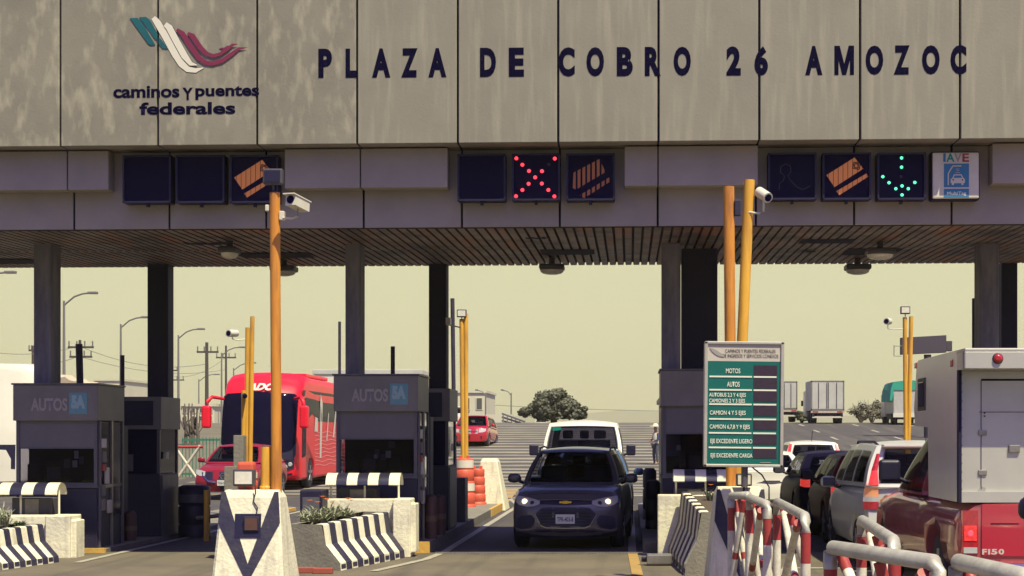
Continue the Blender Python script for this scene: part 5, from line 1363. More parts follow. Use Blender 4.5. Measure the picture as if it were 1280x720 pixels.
for m, zz in ((-1, 2.35), (1, 2.35)):
    a = MB().path([(m * 1.15, .5, 2.95), (m * 1.42, .12, 3.0), (m * 1.52, -.02, 2.85), (m * 1.54, -.03, 2.7)], [.05, .06, .06, .05], 'bus_red', 10).build('mirror_arm', t)
    MB().bbox(m * 1.56 - .14, m * 1.56 + .14, -.16, .10, 2.0, 2.72, 'bus_red', .09, 4).build('mirror', t)
MB().tube((.95, c.yn(.95, 1.7) - .03, 1.62), (.62, c.yn(.6, 2.6) - .03, 2.55), .016, 'plastic_black', 6).build('wiper', t); MB().tube((.9, c.yn(.95, 1.7) - .03, 1.62), (-.1, c.yn(.1, 1.6) - .03, 1.7), .016, 'plastic_black', 6).build('wiper', t)
# emblem on the brow and side writing
text_fit('emblem', 'ADO', -.42, .42, 3.22, 3.46, 0, 'sign_white', t, off=.05, slant=.12, xf=lambda p: Vector((p.x, c.warp(p.x, 0.05, p.z).y - .02 if False else c.yn(p.x, p.z) - .09, p.z)))
xs = 1.292
def side(nm, P, k, o=.006):
    vs = [(xs * 1.0 + o + (0 if z < 3.2 else -.02), y, z) for y, z in P]; return MB().add(vs, [tuple(range(len(vs)))], k).build(nm, t)
side('side_glass', [(.95, 1.9), (1.2, 2.05), (1.6, 2.25), (2.6, 2.5), (3.6, 2.25), (11.9, 2.25), (11.9, 3.25), (1.1, 3.25)], 'glass_car')
side('door_glass', [(.9, 1.05), (1.5, 1.1), (1.62, 2.3), (.95, 2.3)], 'glass_car', .008)
for P_ in ([(3.8, 1.0), (4.1, 1.0), (4.35, 2.9), (4.1, 3.2), (3.9, 2.9)], [(2.9, 1.9), (3.5, 1.9), (3.5, 2.35), (3.05, 2.4)], [(6.2, 1.7), (6.5, 1.7), (7.0, 2.7), (6.8, 2.75)], [(8, 1.5), (8.3, 1.5), (9.0, 2.6), (8.8, 2.7)], [(5.0, 1.6), (5.2, 1.6), (5.5, 2.5), (5.4, 2.6)]):
    side('white_graphic', P_, 'sign_white', .012)
for i in range(9):
    z = .75 + i * .14; mb = MB()
    for j in range(26):
        y0 = 3.0 + j * .33; za = z + .03 * math.sin(j * .9 + i); zb_ = z + .03 * math.sin((j + 1) * .9 + i)
        mb.add([(xs + .008, y0, za), (xs + .008, y0 + .33, zb_), (xs + .008, y0 + .33, zb_ + .022), (xs + .008, y0, za + .022)], [(0, 1, 2, 3)], 'bus_line')
    mb.build('wavy_line', t)
for y in (2.35, 8.3):
    for m in (-1, 1): c.wheel(t, m * 1.13, y, .50, .28, m)
MB().bbox(-.8, .8, 4, 8, 3.76, 3.90, 'bus_red', .05).build('air_unit', t)

# ---------- red pickup with camper
XL = 3.04
t = thing('red_pickup', 'red pickup with chrome flank and F150 badge carrying a tall silver camper box, right edge', 'pickup', (XL + 1.0, 14.8, 0), 0, 'vehicles queueing through the toll lanes')
c = Car(5.5, 2.0, [(0, 1.13), (2.1, 1.13), (2.15, 1.12), (4.0, 1.12), (5.5, 1.0)], [(0, .55), (.3, .45), (5.5, .4)], [(0, .975), (.15, 1), (5.1, 1), (5.5, .92)], bowf=.03, bowr=.2, lf=[(0, 0)], crown=.01)
c.wz = .40; c.shell('truck_flank', t, (1.22, 4.7), .47)
c.house(t, 'truck_flank', 2.2, 2.3, 3.0, 3.75, .93, .66, 1.12, 1.12, 1.80, bow=.03, side=((.05, .95),), sv=(.04, .95))
c.wheels(t, 1.22, 4.7, .40, .16)
c.patch('tailgate', [(-.78, .64, 1.12), (-.4, .64, 1.125), (0, .64, 1.125), (.4, .64, 1.125), (.78, .64, 1.12)], 'red_truck', t, off=.014, depth=.05)
c.patch('tailgate_recess', [(-.70, .93, .945), (0, .93, .945), (.70, .93, .945)], 'maroon_paint', t, off=.017, depth=.004)
for m in (1, -1):
    h = c.patch('taillight', [(m * .815, .66, 1.06), (m * .96, .66, 1.06)], 'tail_red', t, off=.02, depth=.05)
    o = c.patch('brake_lamp', [(m * .83, .78, .92), (m * .945, .78, .92)], 'tail_red_on', h, off=.026, depth=.01); c.patch('reverse_lamp', [(m * .825, .665, .72), (m * .95, .665, .72)], 'lens_clear', h, off=.026, depth=.01)
    MB().lathe([(.028, 0), (.02, -.012)], (m * .887, c.yn(.887, .85) - .027, .85), 'led_red', 'y', 14).build('lamp_ring', h)
for i, (ch, a, b) in enumerate((('F', 1227, 1233), ('1', 1234.5, 1237), ('5', 1238.5, 1246), ('0', 1247.5, 1254.5))):
    s_ = F / 14.8; cx = XL + 1.0
    text_fit('badge_letter', ch, X(a, 14.8) - cx, X(b, 14.8) - cx, Z(693, 14.8), Z(686, 14.8), -.022 + c.yn(0, .7) + .0, 'chrome_badge', t, off=.04)
MB().bbox(-.98, .98, -.14, .02, .42, .58, 'chrome', .03).build('rear_bumper', t)
c.mirror(t, 3.25, 1.36, 'plastic_black', .24, .25, .16, xin=.95)
cam = thing('camper_box', 'tall silver camper box with a round red lamp, sitting on the red pickup', 'camper shell', (XL + 1.0, 14.8, 1.135))
H_ = Z(437, 14.8) - 1.135; ov = 1.84 - 1.135
mb = MB(); prof = [(.06, 0), (1.52, 0), (1.56, ov), (2.30, ov + .02), (2.36, ov + .2), (2.20, H_ - .03), (2.1, H_), (.06, H_)]
def camring(x): return [Vector((x, y, z)) for y, z in prof]
n = len(prof)
mb.add(camring(-.99), [tuple(range(n - 1, -1, -1))], 'camper_side'); mb.build('side_wall', cam)
mb = MB(); mb.add(camring(.99), [tuple(range(n))], 'camper_side'); mb.build('side_wall', cam)
mb = MB(); A, B = camring(-.99), camring(.99)
for i in range(n):
    j = (i + 1) % n; mb.add([A[i], A[j], B[j], B[i]], [(0, 1, 2, 3)], 'camper')
mb.build('shell', cam)
MB().box(-.985, .985, .045, .062, .04, H_ - .2, 'camper').build('rear_wall', cam)
mb = MB(); mb.bbox(-1.0, 1.0, -.28, .10, H_ - .035, H_, 'camper', .012, 2); mb.bbox(-1.0, 1.0, -.28, -.25, H_ - .19, H_ - .03, 'camper', .008, 1); mb.bbox(-1.0, -.985, -.19, .06, H_ - .19, H_ - .03, 'camper', .004, 1); mb.bbox(.985, 1.0, -.19, .06, H_ - .19, H_ - .03, 'camper', .004, 1); mb.build('rear_overhang', cam)
MB().box(-1.0, -.972, -.02, .064, .0, H_ - .19, 'seam').build('corner_seal', cam)
MB().box(-.97, 1.0, .0, .05, .0, .10, 'camper').build('sill', cam)
cx = XL + 1.0
def cp(px, py): return X(px, 14.8) - cx, Z(py, 14.8) - 1.135
x_, z_ = cp(1238.5, 450); l = MB().lathe([(.042, -.252), (.04, -.272), (.02, -.28)], (x_, -.03, z_), 'tail_red', 'y', 20).build('round_lamp', cam)
MB().lathe([(.05, -.226), (.05, -.255), (.042, -.26)], (x_, -.03, z_), 'plastic_black', 'y', 20).build('bezel', l)
x0_, z0_ = cp(1228, 475); 
mb = MB(); mb.box(x0_, .92, .038, .044, z0_ - .006, z0_ + .012, 'seam'); mb.box(x0_ - .006, x0_ + .002, .04, .045, .12, z0_, 'booth'); x1_, z1_ = cp(1225, 515); mb.box(x1_, .92, .04, .045, z1_ - .003, z1_ + .003, 'booth'); mb.build('door_seam', cam)
for i in range(15):
    MB().lathe([(.007, 0), (.004, -.004)], (-.955, .044, .12 + i * .082), 'steel', 'y', 8).build('rivet', cam)
for i in range(9): MB().lathe([(.007, 0), (.004, -.004)], (-.9 + i * .22, .049 - .001, .085), 'steel', 'y', 8).build('rivet', cam)
MB().bbox(cp(1262, 560)[0], cp(1276, 560)[0], .02, .05, cp(0, 566)[1], cp(0, 556)[1], 'steel', .008).build('latch', cam)
for pz in (.25, .62): MB().bbox(x0_ - .03, x0_ + .05, .03, .052, pz, pz + .05, 'steel', .006).build('hinge', cam)
for dz in (0, -.03): MB().box(cp(1231, 0)[0], cp(1231, 0)[0] + .014, .036, .046, cp(0, 517)[1] + dz, cp(0, 517)[1] + dz + .014, 'plastic_black').build('rivet', cam)
MB().prism([cp(1222 + a * .9, 610 + b * .9) for a, b in ((0, 6), (6, -2), (13, 0), (12, 5), (4, 8))], .040, .045, 'grey_letter').build('worn_sticker', cam)
def camside(px, py, w, h, nm, k, par=None, x=-1.0):
    D_ = (XL + 0.04) * F / (px - VX) ; y_ = D_ - 14.8; z_ = Z(py, D_) - 1.135
    return MB().bbox(x, x + .03, y_ - w / 2, y_ + w / 2, z_ - h / 2, z_ + h / 2, k, .01, 2).build(nm, par or cam)
w_ = camside(1156, 493, .42, .34, 'side_window', 'plastic_black'); camside(1156, 493, .30, .26, 'pane', 'glass', w_, -1.006)
camside(1148, 457, .10, .06, 'marker_lamp', 'tail_red'); camside(1194, 454, .10, .07, 'marker_lamp', 'tail_red')

# ---------- silver estate / SUV seen from behind
def rearcar(label, name, D, xc, L, W, paint, zt, H, wb, wt, roofy, lamp, rw=(.10, .90, .14, .86), rear_lean=.16, rooflean=.42, rails=False, mir='plastic_black', grp='vehicles queueing through the toll lanes', zg=0, mz=1.08, sidewin=((.06, .3), (.34, .62), (.66, .93)), wr=.33, nose=1.1):
    t = thing(name, label, 'car', (xc, D + L, zg), PI, grp)
    c = Car(L, W, zt, [(0, .25), (L - .3, .25), (L, .34)], [(0, .9), (.4, .99), (.8, 1), (L - .5, 1), (L, .955)], bowf=.3, bowr=.10, lf=[(.2, .06), (.5, 0), (.9, .2)], lr=[(.3, -.03), (.6, -.02), (.75, .03), (1.0, .05)], crown=.02)
    c.wz = wr; c.shell(paint, t, (.85, L - .85), wr + .05)
    c.house(t, paint, nose, nose + .75, L - rooflean, L - rear_lean, wb, wt, interp(zt, nose), interp(zt, L - .2), H, side=sidewin, rearw=rw, bowr=.08, bow=.15)
    c.wheels(t, .85, L - .85, wr); c.mirror(t, nose + .45, mz, mir, .24, .17, .12)
    def tl(m):
        return c.patch('taillight', [(m * x, a, b) for x, a, b in lamp], 'tail_red', t, rear=True, off=.012, nz=10, yf=c.yrear)
    return t, c, tl
t, c, tl = rearcar('silver SUV with tall lit tail lamps seen from behind, left of the red pickup', 'silver_suv', 20.6, 3.02 + .90, 4.5, 1.80, 'silver_paint', [(0, .8), (.3, .92), (1.1, 1.04), (4.3, 1.09), (4.5, 1.07)], 1.62, .86, .68, .3, None and 0 or [(.80, .84, .95), (.86, .80, .9)], rw=(.09, .91, .08, .90), rear_lean=.10, rooflean=.36, mir='silver_paint')
for m in (1, -1):
    mb = []
    for (z0, z1, xo0, xi0, xo1, xi1, k) in ((.80, .90, .895, .70, .895, .70, 'tail_red'), (.90, .965, .895, .70, .893, .70, 'lens_clear'), (.965, 1.12, .893, .70, .865, .705, 'tail_amber'), (1.12, 1.30, .865, .705, .80, .70, 'tail_red_on'), (1.30, 1.52, .80, .70, .705, .655, 'tail_red')):
        c.patch('taillight', [(m * lerp(xi0, xo0, u), z0, z1) for u in (0, .5, 1)], k, t, rear=True, off=.016, nz=3, yf=lambda x, z: c.yrear(min(abs(x), 5) * (1 if x > 0 else -1), z)) if False else None
        f = c.yrear
        def S(u, v, z0=z0, z1=z1, xi0=xi0, xo0=xo0, xi1=xi1, xo1=xo1, m=m):
            z = lerp(z0, z1, v); x = m * lerp(lerp(xi0, xi1, v), lerp(xo0, xo1, v), u); return Vector((x, min(f(x, z), f(x * .93, z)) + .022 - .09 * max(0, u - .55), z))
        MB().grid(S, 6, 3, k, flip=(m > 0)).build('taillight', t)
MB().box(-.09, .09, c.yrear(0, 1.57) + .0, c.yrear(0, 1.57) + .05, 1.545, 1.58, 'tail_red_on').build('brake_lamp', t)
MB().bbox(-.62, .62, 4.06, 4.30, 1.60, 1.64, 'silver_paint', .015).build('spoiler', t)
c.patch('bumper', [(-.86, .36, .66), (-.4, .34, .66), (0, .34, .66), (.4, .34, .66), (.86, .36, .66)], 'silver_paint', t, rear=True, off=.05)
c.patch('reflector_strip', [(-.80, .50, .545), (-.4, .50, .545)], 'tail_red', t, rear=True, off=.056); c.patch('reflector_strip', [(.4, .50, .545), (.80, .50, .545)], 'tail_red', t, rear=True, off=.056)
text_fit('badge_letter', 'CR-V', .34, .60, .905, .95, 0, 'booth', t, off=.01, xf=lambda p: Vector((.94 - p.x, c.yt(0, .93) + .012, p.z)))
plate(t, c.yt(0, .8) + .005, .80, 'UCA-52-77', 1)
for m in (-1, 1): MB().path([(m * .62, 1.9, 1.60), (m * .63, 2.1, 1.67), (m * .63, 3.6, 1.67), (m * .62, 3.9, 1.62)], .018, 'plastic_black', 8).build('roof_rail', t)
MB().tube((0, 3.9, 1.64), (0, 4.0, 1.85), .006, 'plastic_black', 6).build('aerial', t); MB().tube((-.45, 4.33, 1.2), (.25, 4.34, 1.26), .012, 'plastic_black', 6).build('wiper', t)
MB().path([(.55, 4.36, 1.50), (.62, 4.38, 1.35), (.64, 4.39, 1.18)], .012, 'lens_clear', 6).build('door_reflection', t) if False else None

t, c, tl = rearcar('dark red hatchback seen from behind between the silver SUV and the black car', 'dark_red_car', 25.3, 3.16 + .85, 3.9, 1.70, 'maroon_paint', [(0, .75), (.3, .86), (1.0, .97), (3.7, 1.0), (3.9, .98)], 1.43, .80, .60, .3, [(.62, .80, .98), (.80, .82, .96)])
for m in (1, -1): c.patch('taillight', [(m * .64, .80, .97), (m * .72, .80, .98), (m * .81, .82, .97)], 'tail_red_on', t, rear=True, off=.02)
c.patch('bumper', [(-.8, .36, .62), (0, .34, .62), (.8, .36, .62)], 'maroon_paint', t, rear=True, off=.04)
t, c, tl = rearcar('black car seen from the side rear, left of the dark red hatchback', 'black_car', 29.6, 3.12 + .87, 4.4, 1.74, 'black_car', [(0, .74), (.3, .84), (1.1, .96), (4.2, 1.0), (4.4, .98)], 1.40, .80, .60, .3, [(.62, .80, .98), (.80, .82, .96)], rooflean=.9, rear_lean=.35)
for m in (1, -1): c.patch('taillight', [(m * .64, .80, .95), (m * .74, .80, .96), (m * .82, .82, .95)], 'tail_red_on', t, rear=True, off=.02)
t, c, tl = rearcar('white hatchback with tall red tail lamps seen from behind, beyond the tariff board', 'white_hatchback', 46, (X(985, 46) + X(1052, 46)) / 2, 3.9, 1.70, 'white_car', [(0, .8), (.3, .95), (1.0, 1.02), (3.7, 1.03), (3.9, 1.0)], 1.55, .82, .66, .3, [(.7, .8, 1)], rw=(.10, .90, .05, .88), grp='vehicles on the road beyond the plaza')
for m in (1, -1):
    f = c.yrear
    def S(u, v, m=m):
        z = lerp(.95, 1.52, v); x = m * lerp(lerp(.72, .62, v), lerp(.83, .70, v), u); return Vector((x, f(x, z) + .03, z))
    MB().grid(S, 3, 6, 'tail_red_on', flip=(m > 0)).build('taillight', t)
MB().tube((0, 3.1, 1.6), (0, 3.3, 1.9), .012, 'plastic_black', 6).build('aerial', t)
c.patch('bumper', [(-.8, .36, .62), (0, .34, .62), (.8, .36, .62)], 'white_car', t, rear=True, off=.04)
t, c, tl = rearcar('white saloon half hidden behind the tariff board, a dark line along its boot', 'white_saloon', 35.5, X(962, 36), 4.3, 1.72, 'white_car', [(0, .72), (.3, .84), (1.1, .94), (4.1, .98), (4.3, .95)], 1.36, .78, .58, .3, [(.62, .80, .98), (.80, .82, .96)], rooflean=1.3, rear_lean=.6)
c.patch('trim_strip', [(-.8, .70, .76), (0, .70, .76), (.8, .70, .76)], 'plastic_black', t, rear=True, off=.02)
for m in (1, -1): c.patch('taillight', [(m * .6, .78, .92), (m * .8, .80, .92)], 'tail_red', t, rear=True, off=.02)
# silver car at the right edge
t, c, tl = rearcar('silver car at the right edge, only its dark mirror and wing in view', 'silver_saloon', 12.2 - 4.3, 2.80 + .87, 4.3, 1.74, 'silver_paint', [(0, .74), (.3, .86), (1.1, .98), (4.1, 1.0), (4.3, .98)], 1.44, .80, .60, .3, [(.62, .80, .98), (.80, .82, .96)], mz=1.27)
for ch in kids(t):
    if ch.name.startswith('mirror'):
        ch.data = ch.data.copy(); ch.data.materials[0] = M['plastic_black']
# tiny far car
t = thing('distant_car', 'tiny white car at the foot of the round tree on the crest', 'car', (X(676, 200), 200, gz(200) + .1), 0, 'vehicles on the road beyond the plaza')
c = Car(4.2, 1.7, [(0, .8), (1, .98), (4.2, 1)], [(0, .25), (4.2, .3)], [(0, .92), (.4, 1), (4.2, .95)]); c.wz = .3
c.shell('white_car', t); c.house(t, 'white_car', 1, 1.7, 3.5, 4.1, .76, .6, .98, 1.0, 1.46); c.wheels(t, .8, 3.3, .3)
t2 = thing('distant_car', 'small white car glimpsed left of the red SUV beyond the yellow pole pair', 'car', (X(566, 108), 108, gz(108)), 0, 'vehicles on the road beyond the plaza')
c.shell('white_car', t2); c.house(t2, 'white_car', 1, 1.7, 3.5, 4.1, .76, .6, .98, 1.0, 1.46); c.wheels(t2, .8, 3.3, .3)

# ---------- lorries
def boxlorry(name, label, x, D, w, h, zg, k='truck_grey', L=7, stripes=True):
    t = thing(name, label, 'lorry', (x, D, zg), 0, 'lorries on the crest')
    MB().bbox(-w / 2, w / 2, 0, L, .95, h, k, .03).build('cargo_box', t)
    mb = MB()
    for q in ((-w / 2, w / 2, h - .09, h), (-w / 2, w / 2, .95, 1.05), (-w / 2, -w / 2 + .08, .95, h), (w / 2 - .08, w / 2, .95, h)): mb.box(q[0], q[1], -.03, .01, q[2], q[3], 'steel')
    mb.build('rear_frame', t)
    for s in (-1, 1): MB().bbox(min(s * .03, s * (w / 2 - .1)), max(s * .03, s * (w / 2 - .1)), -.02, .01, 1.07, h - .11, k, .008, 1).build('rear_door', t)
    mb = MB()
    for xx in (-w * .27, -.06, .06, w * .27): mb.tube((xx, -.05, 1.1), (xx, -.05, h - .15), .022, 'booth', 6)
    mb.build('lock_bar', t)
    mb = MB(); mb.box(-w / 2, w / 2, -.05, .1, .78, .93, 'tail_frame'); mb.box(-w / 2 + .1, w / 2 - .1, -.02, .1, .42, .54, 'sign_white')
    mb.box(-w / 2 + .1, -w / 2 + .25, -.02, .1, .5, .8, 'plastic_black'); mb.box(w / 2 - .25, w / 2 - .1, -.02, .1, .5, .8, 'plastic_black'); mb.build('rear_bar', t)
    for s in (-1, 1): MB().box(min(s * w * .28, s * w * .45), max(s * w * .28, s * w * .45), -.06, -.05, .82, .90, 'tail_red').build('taillight', t)
    for y in (.9, L - 1.2):
        for s in (-1, 1): MB().lathe([(.25, -.2), (.46, -.2), (.48, -.15), (.48, .15), (.46, .2), (.25, .2)], (s * (w / 2 - .28), y, .48), 'tyre', 'x', 18).build('wheel', t)
    MB().box(-w * .3, w * .3, .2, L, .6, .95, 'plastic_black').build('chassis', t)
    MB().bbox(-w / 2 + .05, w / 2 - .05, L + .1, L + 2, .6, 2.5, 'van_white', .08).build('cab', t)
    MB().bbox(-w / 2 - .28, -w / 2 - .12, L + .4, L + .5, 1.35, 1.75, 'plastic_black', .02).build('mirror', t)
    return t
mk('tail_frame', (.5, .48, .44), .5, col2=(.4, .1, .08), scale=6)
zc = gz(116)
boxlorry('box_lorry', 'pale box lorry with closed rear doors, seen whole on the crest', X(1034.5, 116), 116, 2.42, 3.12, zc, L=3.6)
boxlorry('box_lorry', 'grey box lorry on the crest, half hidden by the right edge of the tariff board', X(979.5, 122), 122, 2.1, 3.1, gz(122) + .05, L=3)
t = thing('tarp_lorry', 'lorry under a green tarpaulin on the crest behind the yellow pole pair', 'lorry', (X(1136, 113), 113, gz(113)), 0, 'lorries on the crest')
MB().bbox(-1.1, 1.1, 0, 3.6, .8, 2.6, 'tarp_clear', .08, 3).build('load', t)
mb = MB()
r_ = random.Random(5); rings = []
for y in (-.05, .5, 1.3, 2.4, 3.7):
    rings.append([Vector((x + r_.uniform(-.04, .04), y, z + r_.uniform(-.05, .05))) for x, z in ((-1.35, 1.7), (-1.3, 2.5), (-1.1, 3.0), (-.5, 3.12), (.3, 3.14), (1.0, 3.05), (1.2, 2.4), (1.1, 2.45), (-1.0, 2.5), (-1.1, 2.0), (-1.2, 1.75))])
mb.loft(rings, 'tarp_green', False); mb.build('tarpaulin', t)
MB().box(-1.1, 1.1, -.05, .1, .55, .85, 'van_white').build('rear_bar', t)
MB().box(-.9, .9, .2, 5, .45, .8, 'plastic_black').build('chassis', t); MB().bbox(-1.1, 1.1, 3.9, 5.6, .6, 2.3, 'van_white', .1).build('cab', t)
for y in (.9, 4.6):
    for s in (-1, 1): MB().lathe([(.25, -.18), (.44, -.18), (.46, -.13), (.46, .13), (.44, .18), (.25, .18)], (s * .9, y, .46), 'tyre', 'x', 18).build('wheel', t)
# white tractor + beige tarpaulin trailer, left edge
xr = X(37, 46)
t = thing('white_lorry', 'white lorry cab with a black mirror at the left edge, pulling a beige tarpaulin trailer', 'lorry', (xr - 1.25, 46, 0))
c = Car(2.3, 2.5, [(0, 3.7), (.1, 3.82), (2.3, 3.9)], [(0, .4), (2.3, .5)], [(0, .9), (.25, 1), (2.3, 1)], bowf=.2, bowr=.02, lf=[(.4, 0), (1.6, .03), (3.8, .5)], box=True, dec=1.0)
c.wz = .5; c.shell('van_white', t, name='cab')
c.patch('windshield', [(-1.1, 2.0, 2.9), (0, 1.95, 2.95), (1.1, 2.0, 2.9)], 'glass_car', t, nz=6)
MB().add([(1.262, .5, 1.75), (1.262, 1.5, 1.75), (1.262, 1.45, 2.6), (1.262, .75, 2.6)], [(0, 1, 2, 3)], 'glass_car').build('side_window', t)
c.patch('grille', [(-.8, .8, 1.5), (0, .8, 1.5), (.8, .8, 1.5)], 'plastic_black', t)
MB().bbox(1.28, 1.42, -.05, .08, 1.95, 2.65, 'plastic_black', .03).tube((1.1, .2, 2.0), (1.35, .02, 2.05), .02, 'plastic_black').tube((1.1, .2, 1.75), (1.35, .02, 1.9), .02, 'plastic_black').build('mirror', t)
for y in (.7,):
    for m in (-1, 1): c.wheel(t, m * 1.05, y, .5, .3, m)
mb = MB(); r_ = random.Random(8); rings = []
xo = X(70, 53) - (xr - 1.25); zt0 = Z(461, 53)
for i in range(18):
    y = 6.5 + i * .62; xx = -1.0 + (-.9) * (i / 17) ; j = .05 * math.sin(i * 1.9) + r_.uniform(-.03, .03); zz = zt0 - .02 * i + (-.05 if i % 3 else .03)
    rings.append([Vector((xo + p - .9 * i / 17 + (j if abs(p) > 1 else 0), y, z)) for p, z in ((-2.5, .95), (-2.5, 2.4), (-2.46, zz - .18), (-2.2, zz), (-1.2, zz + .06), (-.3, zz), (-.04, zz - .18), (0, 2.4), (0, .95))])
mb.loft(rings, 'tarp_beige', False); mb.build('trailer', t)
MB().box(xo - 2.4, xo - .1, 2.4, 17, .7, .95, 'plastic_black').build('chassis', t)
for y in (13, 14.4):
    for xx in (xo - .25, xo - 2.25): MB().lathe([(.25, -.2), (.48, -.2), (.5, -.15), (.5, .15), (.48, .2), (.25, .2)], (xx, y, .5), 'tyre', 'x', 18).build('wheel', t)
# trailer behind the coach
t = thing('white_trailer', 'white box trailer with a grey roof edge behind the red coach', 'trailer', (X(392, 82), 82, 0))
W_ = X(527, 82) - X(392, 82)
MB().bbox(0, W_, 0, 2.5, 1.1, Z(467, 82), 'van_white', .04).build('cargo_box', t)
MB().bbox(-.05, W_ + .05, -.06, 2.6, Z(468, 82), Z(462, 82), 'truck_grey', .03).build('roof_edge', t)
MB().box(0.2, W_ - .2, .2, 2.3, .7, 1.1, 'plastic_black').build('chassis', t)
for xx in (.9, 2.1, W_ - 1): MB().lathe([(.25, -.15), (.5, -.15), (.5, .15), (.25, .15)], (xx, .2, .5), 'tyre', 'y', 18).build('wheel', t)
# ============================================================ BACKGROUND
def ground_at(D): return gz(D) if D < 200 else gz(200)
def street_lamp(px, ytop, h, arm, label, bend=.5, D=None):
    """height above base h gives the distance"""
    zb = 0
    D = D or F * (h - EYE) / (HY - ytop)
    x = X(px, D); zt_ = Z(ytop, D); z0 = min(gz(D), zt_ - 5)
    t = thing('street_lamp', label, 'street lamp', (x, D, z0), 0, 'curved street lamps beyond the plaza')
    MB().tube((0, 0, 0), (0, 0, zt_ - z0), .10, 'galv', 10, .06).build('pole', t)
    a = X(px + arm, D) - x; s = 1 if a > 0 else -1
    MB().path([(0, 0, zt_ - z0 - .25), (a * .30, 0, zt_ - z0 + abs(a) * .12), (a * .55, 0, zt_ - z0 + abs(a) * .21), (a * .8, 0, zt_ - z0 + abs(a) * .235)], .05, 'galv', 8).build('arm', t)
    MB().bbox(min(a * .72, a), max(a * .72, a), -.15, .15, zt_ - z0 + abs(a) * .2, zt_ - z0 + abs(a) * .2 + .14, 'galv', .04).build('lamp_head', t)
street_lamp(80, 376, 9.2, 42, 'nearest tall curved street lamp, right of the left edge column')
street_lamp(151, 405, 9.2, 36, 'curved street lamp second from the left, left of the dark column')
street_lamp(223, 419, 9.2, 33, 'curved street lamp just right of the dark column')
street_lamp(248.5, 474, 9.2, 26, 'low far street lamp in front of the cream building', D=175)
street_lamp(277, 441, 9.2, 30, 'street lamp above the left end of the red coach roof')
street_lamp(292, 460, 9.2, 28, 'small far street lamp half hidden by the yellow pole pair', D=165)
street_lamp(607, 491, 9, -13, 'small street lamp facing left above the red SUV', D=150)
street_lamp(639, 491, 9, -13, 'small street lamp between the red SUV and the round tree', D=150)
street_lamp(-30, 352, 9.5, 50, 'street lamp whose arm just shows at the left edge under the canopy', D=80)
def upole(px, ytop, D, label, cross=((440, 246, 273),), r=.15):
    x = X(px, D); z0 = gz(D); t = thing('utility_pole', label, 'utility pole', (x, D, z0), 0, 'wooden utility poles on the left')
    MB().tube((0, 0, 0), (0, 0, Z(ytop, D) - z0), r, 'wood_pole', 10, r * .75).build('pole', t)
    for (py, pa, pb) in cross:
        z = Z(py, D) - z0; a, b = X(pa, D) - x, X(pb, D) - x
        o = MB().box(a, b, -.06, .06, z - .07, z + .07, 'wood_pole').build('crossarm', t)
        for i in range(4):
            q = a + (b - a) * (.04 + .92 * i / 3); MB().tube((q, 0, z + .05), (q, 0, z + .42), .05, 'galv', 6).build('insulator', o)
upole(258.5, 428, 120, 'thick dark utility pole left of the red coach', ((440, 246, 273),))
upole(282.5, 432, 150, 'utility pole above the left corner of the coach roof', ((447, 270, 295),), .12)
upole(100, 425, 110, 'utility pole with two crossarms behind the leaning dark post', ((434, 85, 117), (446, 87, 115)), .12)
upole(213.5, 453, 170, 'thin utility pole just right of the dark column on the left', ((463, 205, 222), (475, 205, 230)), .12)
upole(41, 432, 130, 'utility pole mostly behind the leftmost column', ((438, 36, 46),), .12)
# wires
for (pa, ya, Da), (pb, yb_, Db), lb in (((-60, 428, 110), (100, 432, 110), 'power line running left from the upper crossarm behind the leaning post'),
        ((100, 433, 110), (258, 455, 120), 'power line between the double crossarm pole and the thick dark pole'),
        ((100, 446, 110), (282, 462, 150), 'lower power line from the double crossarm pole to the pole over the coach'),
        ((-60, 452, 110), (100, 445, 110), 'power line running left from the lower crossarm behind the leaning post'),
        ((213, 470, 170), (282, 447, 150), 'power line right of the dark column, ending over the coach'),
        ((590, 505, 240), (1130, 512, 240), 'long faint power line low over the crest behind the round tree')):
    P_, Q_ = Vector((X(pa, Da), Da, Z(ya, Da))), Vector((X(pb, Db), Db, Z(yb_, Db))); pts = []
    for i in range(11): u = i / 10; p = P_.lerp(Q_, u); p.z -= .7 * 4 * u * (1 - u); pts.append(p)
    tag(MB().path(pts, .018 if Da < 200 else .04, 'galv', 4).build('power_line'), lb, 'power line', 'power lines')

def tree_crown(mb, cx, cy, cz, rx, ry, rz, n, k, leaf=.22, seed=1, lumps=26):
    rr = random.Random(seed); L = []
    for i in range(lumps):
        a = rr.uniform(0, 2 * PI); v = rr.uniform(-.55, 1); q = rr.uniform(.45, .88); c = math.sqrt(max(0, 1 - v * v))
        L.append((cx + rx * q * c * math.cos(a), cy + ry * q * c * math.sin(a), cz + rz * q * v, rr.uniform(.22, .38)))
    for i in range(n):
        lx, ly, lz, lr = rr.choice(L); d = Vector((rr.gauss(0, 1), rr.gauss(0, 1), rr.gauss(0, 1))).normalized(); q = lr * rr.uniform(.7, 1.05)
        p = Vector((lx + d.x * q * rx, ly + d.y * q * ry, lz + d.z * q * rz))
        nrm = (d + Vector((rr.gauss(0, .5), rr.gauss(0, .5), rr.gauss(0, .5)))).normalized(); u = nrm.cross(Vector((0, 0, 1))); u = u.normalized() if u.length > .01 else Vector((1, 0, 0)); w = nrm.cross(u)
        s = leaf * rr.uniform(.6, 1.2); mb.add([p - u * s - w * s * .5, p + u * s - w * s * .6, p + u * s * .5 + w * s * .7, p - u * s * .7 + w * s * .6], [(0, 1, 2, 3)], k)
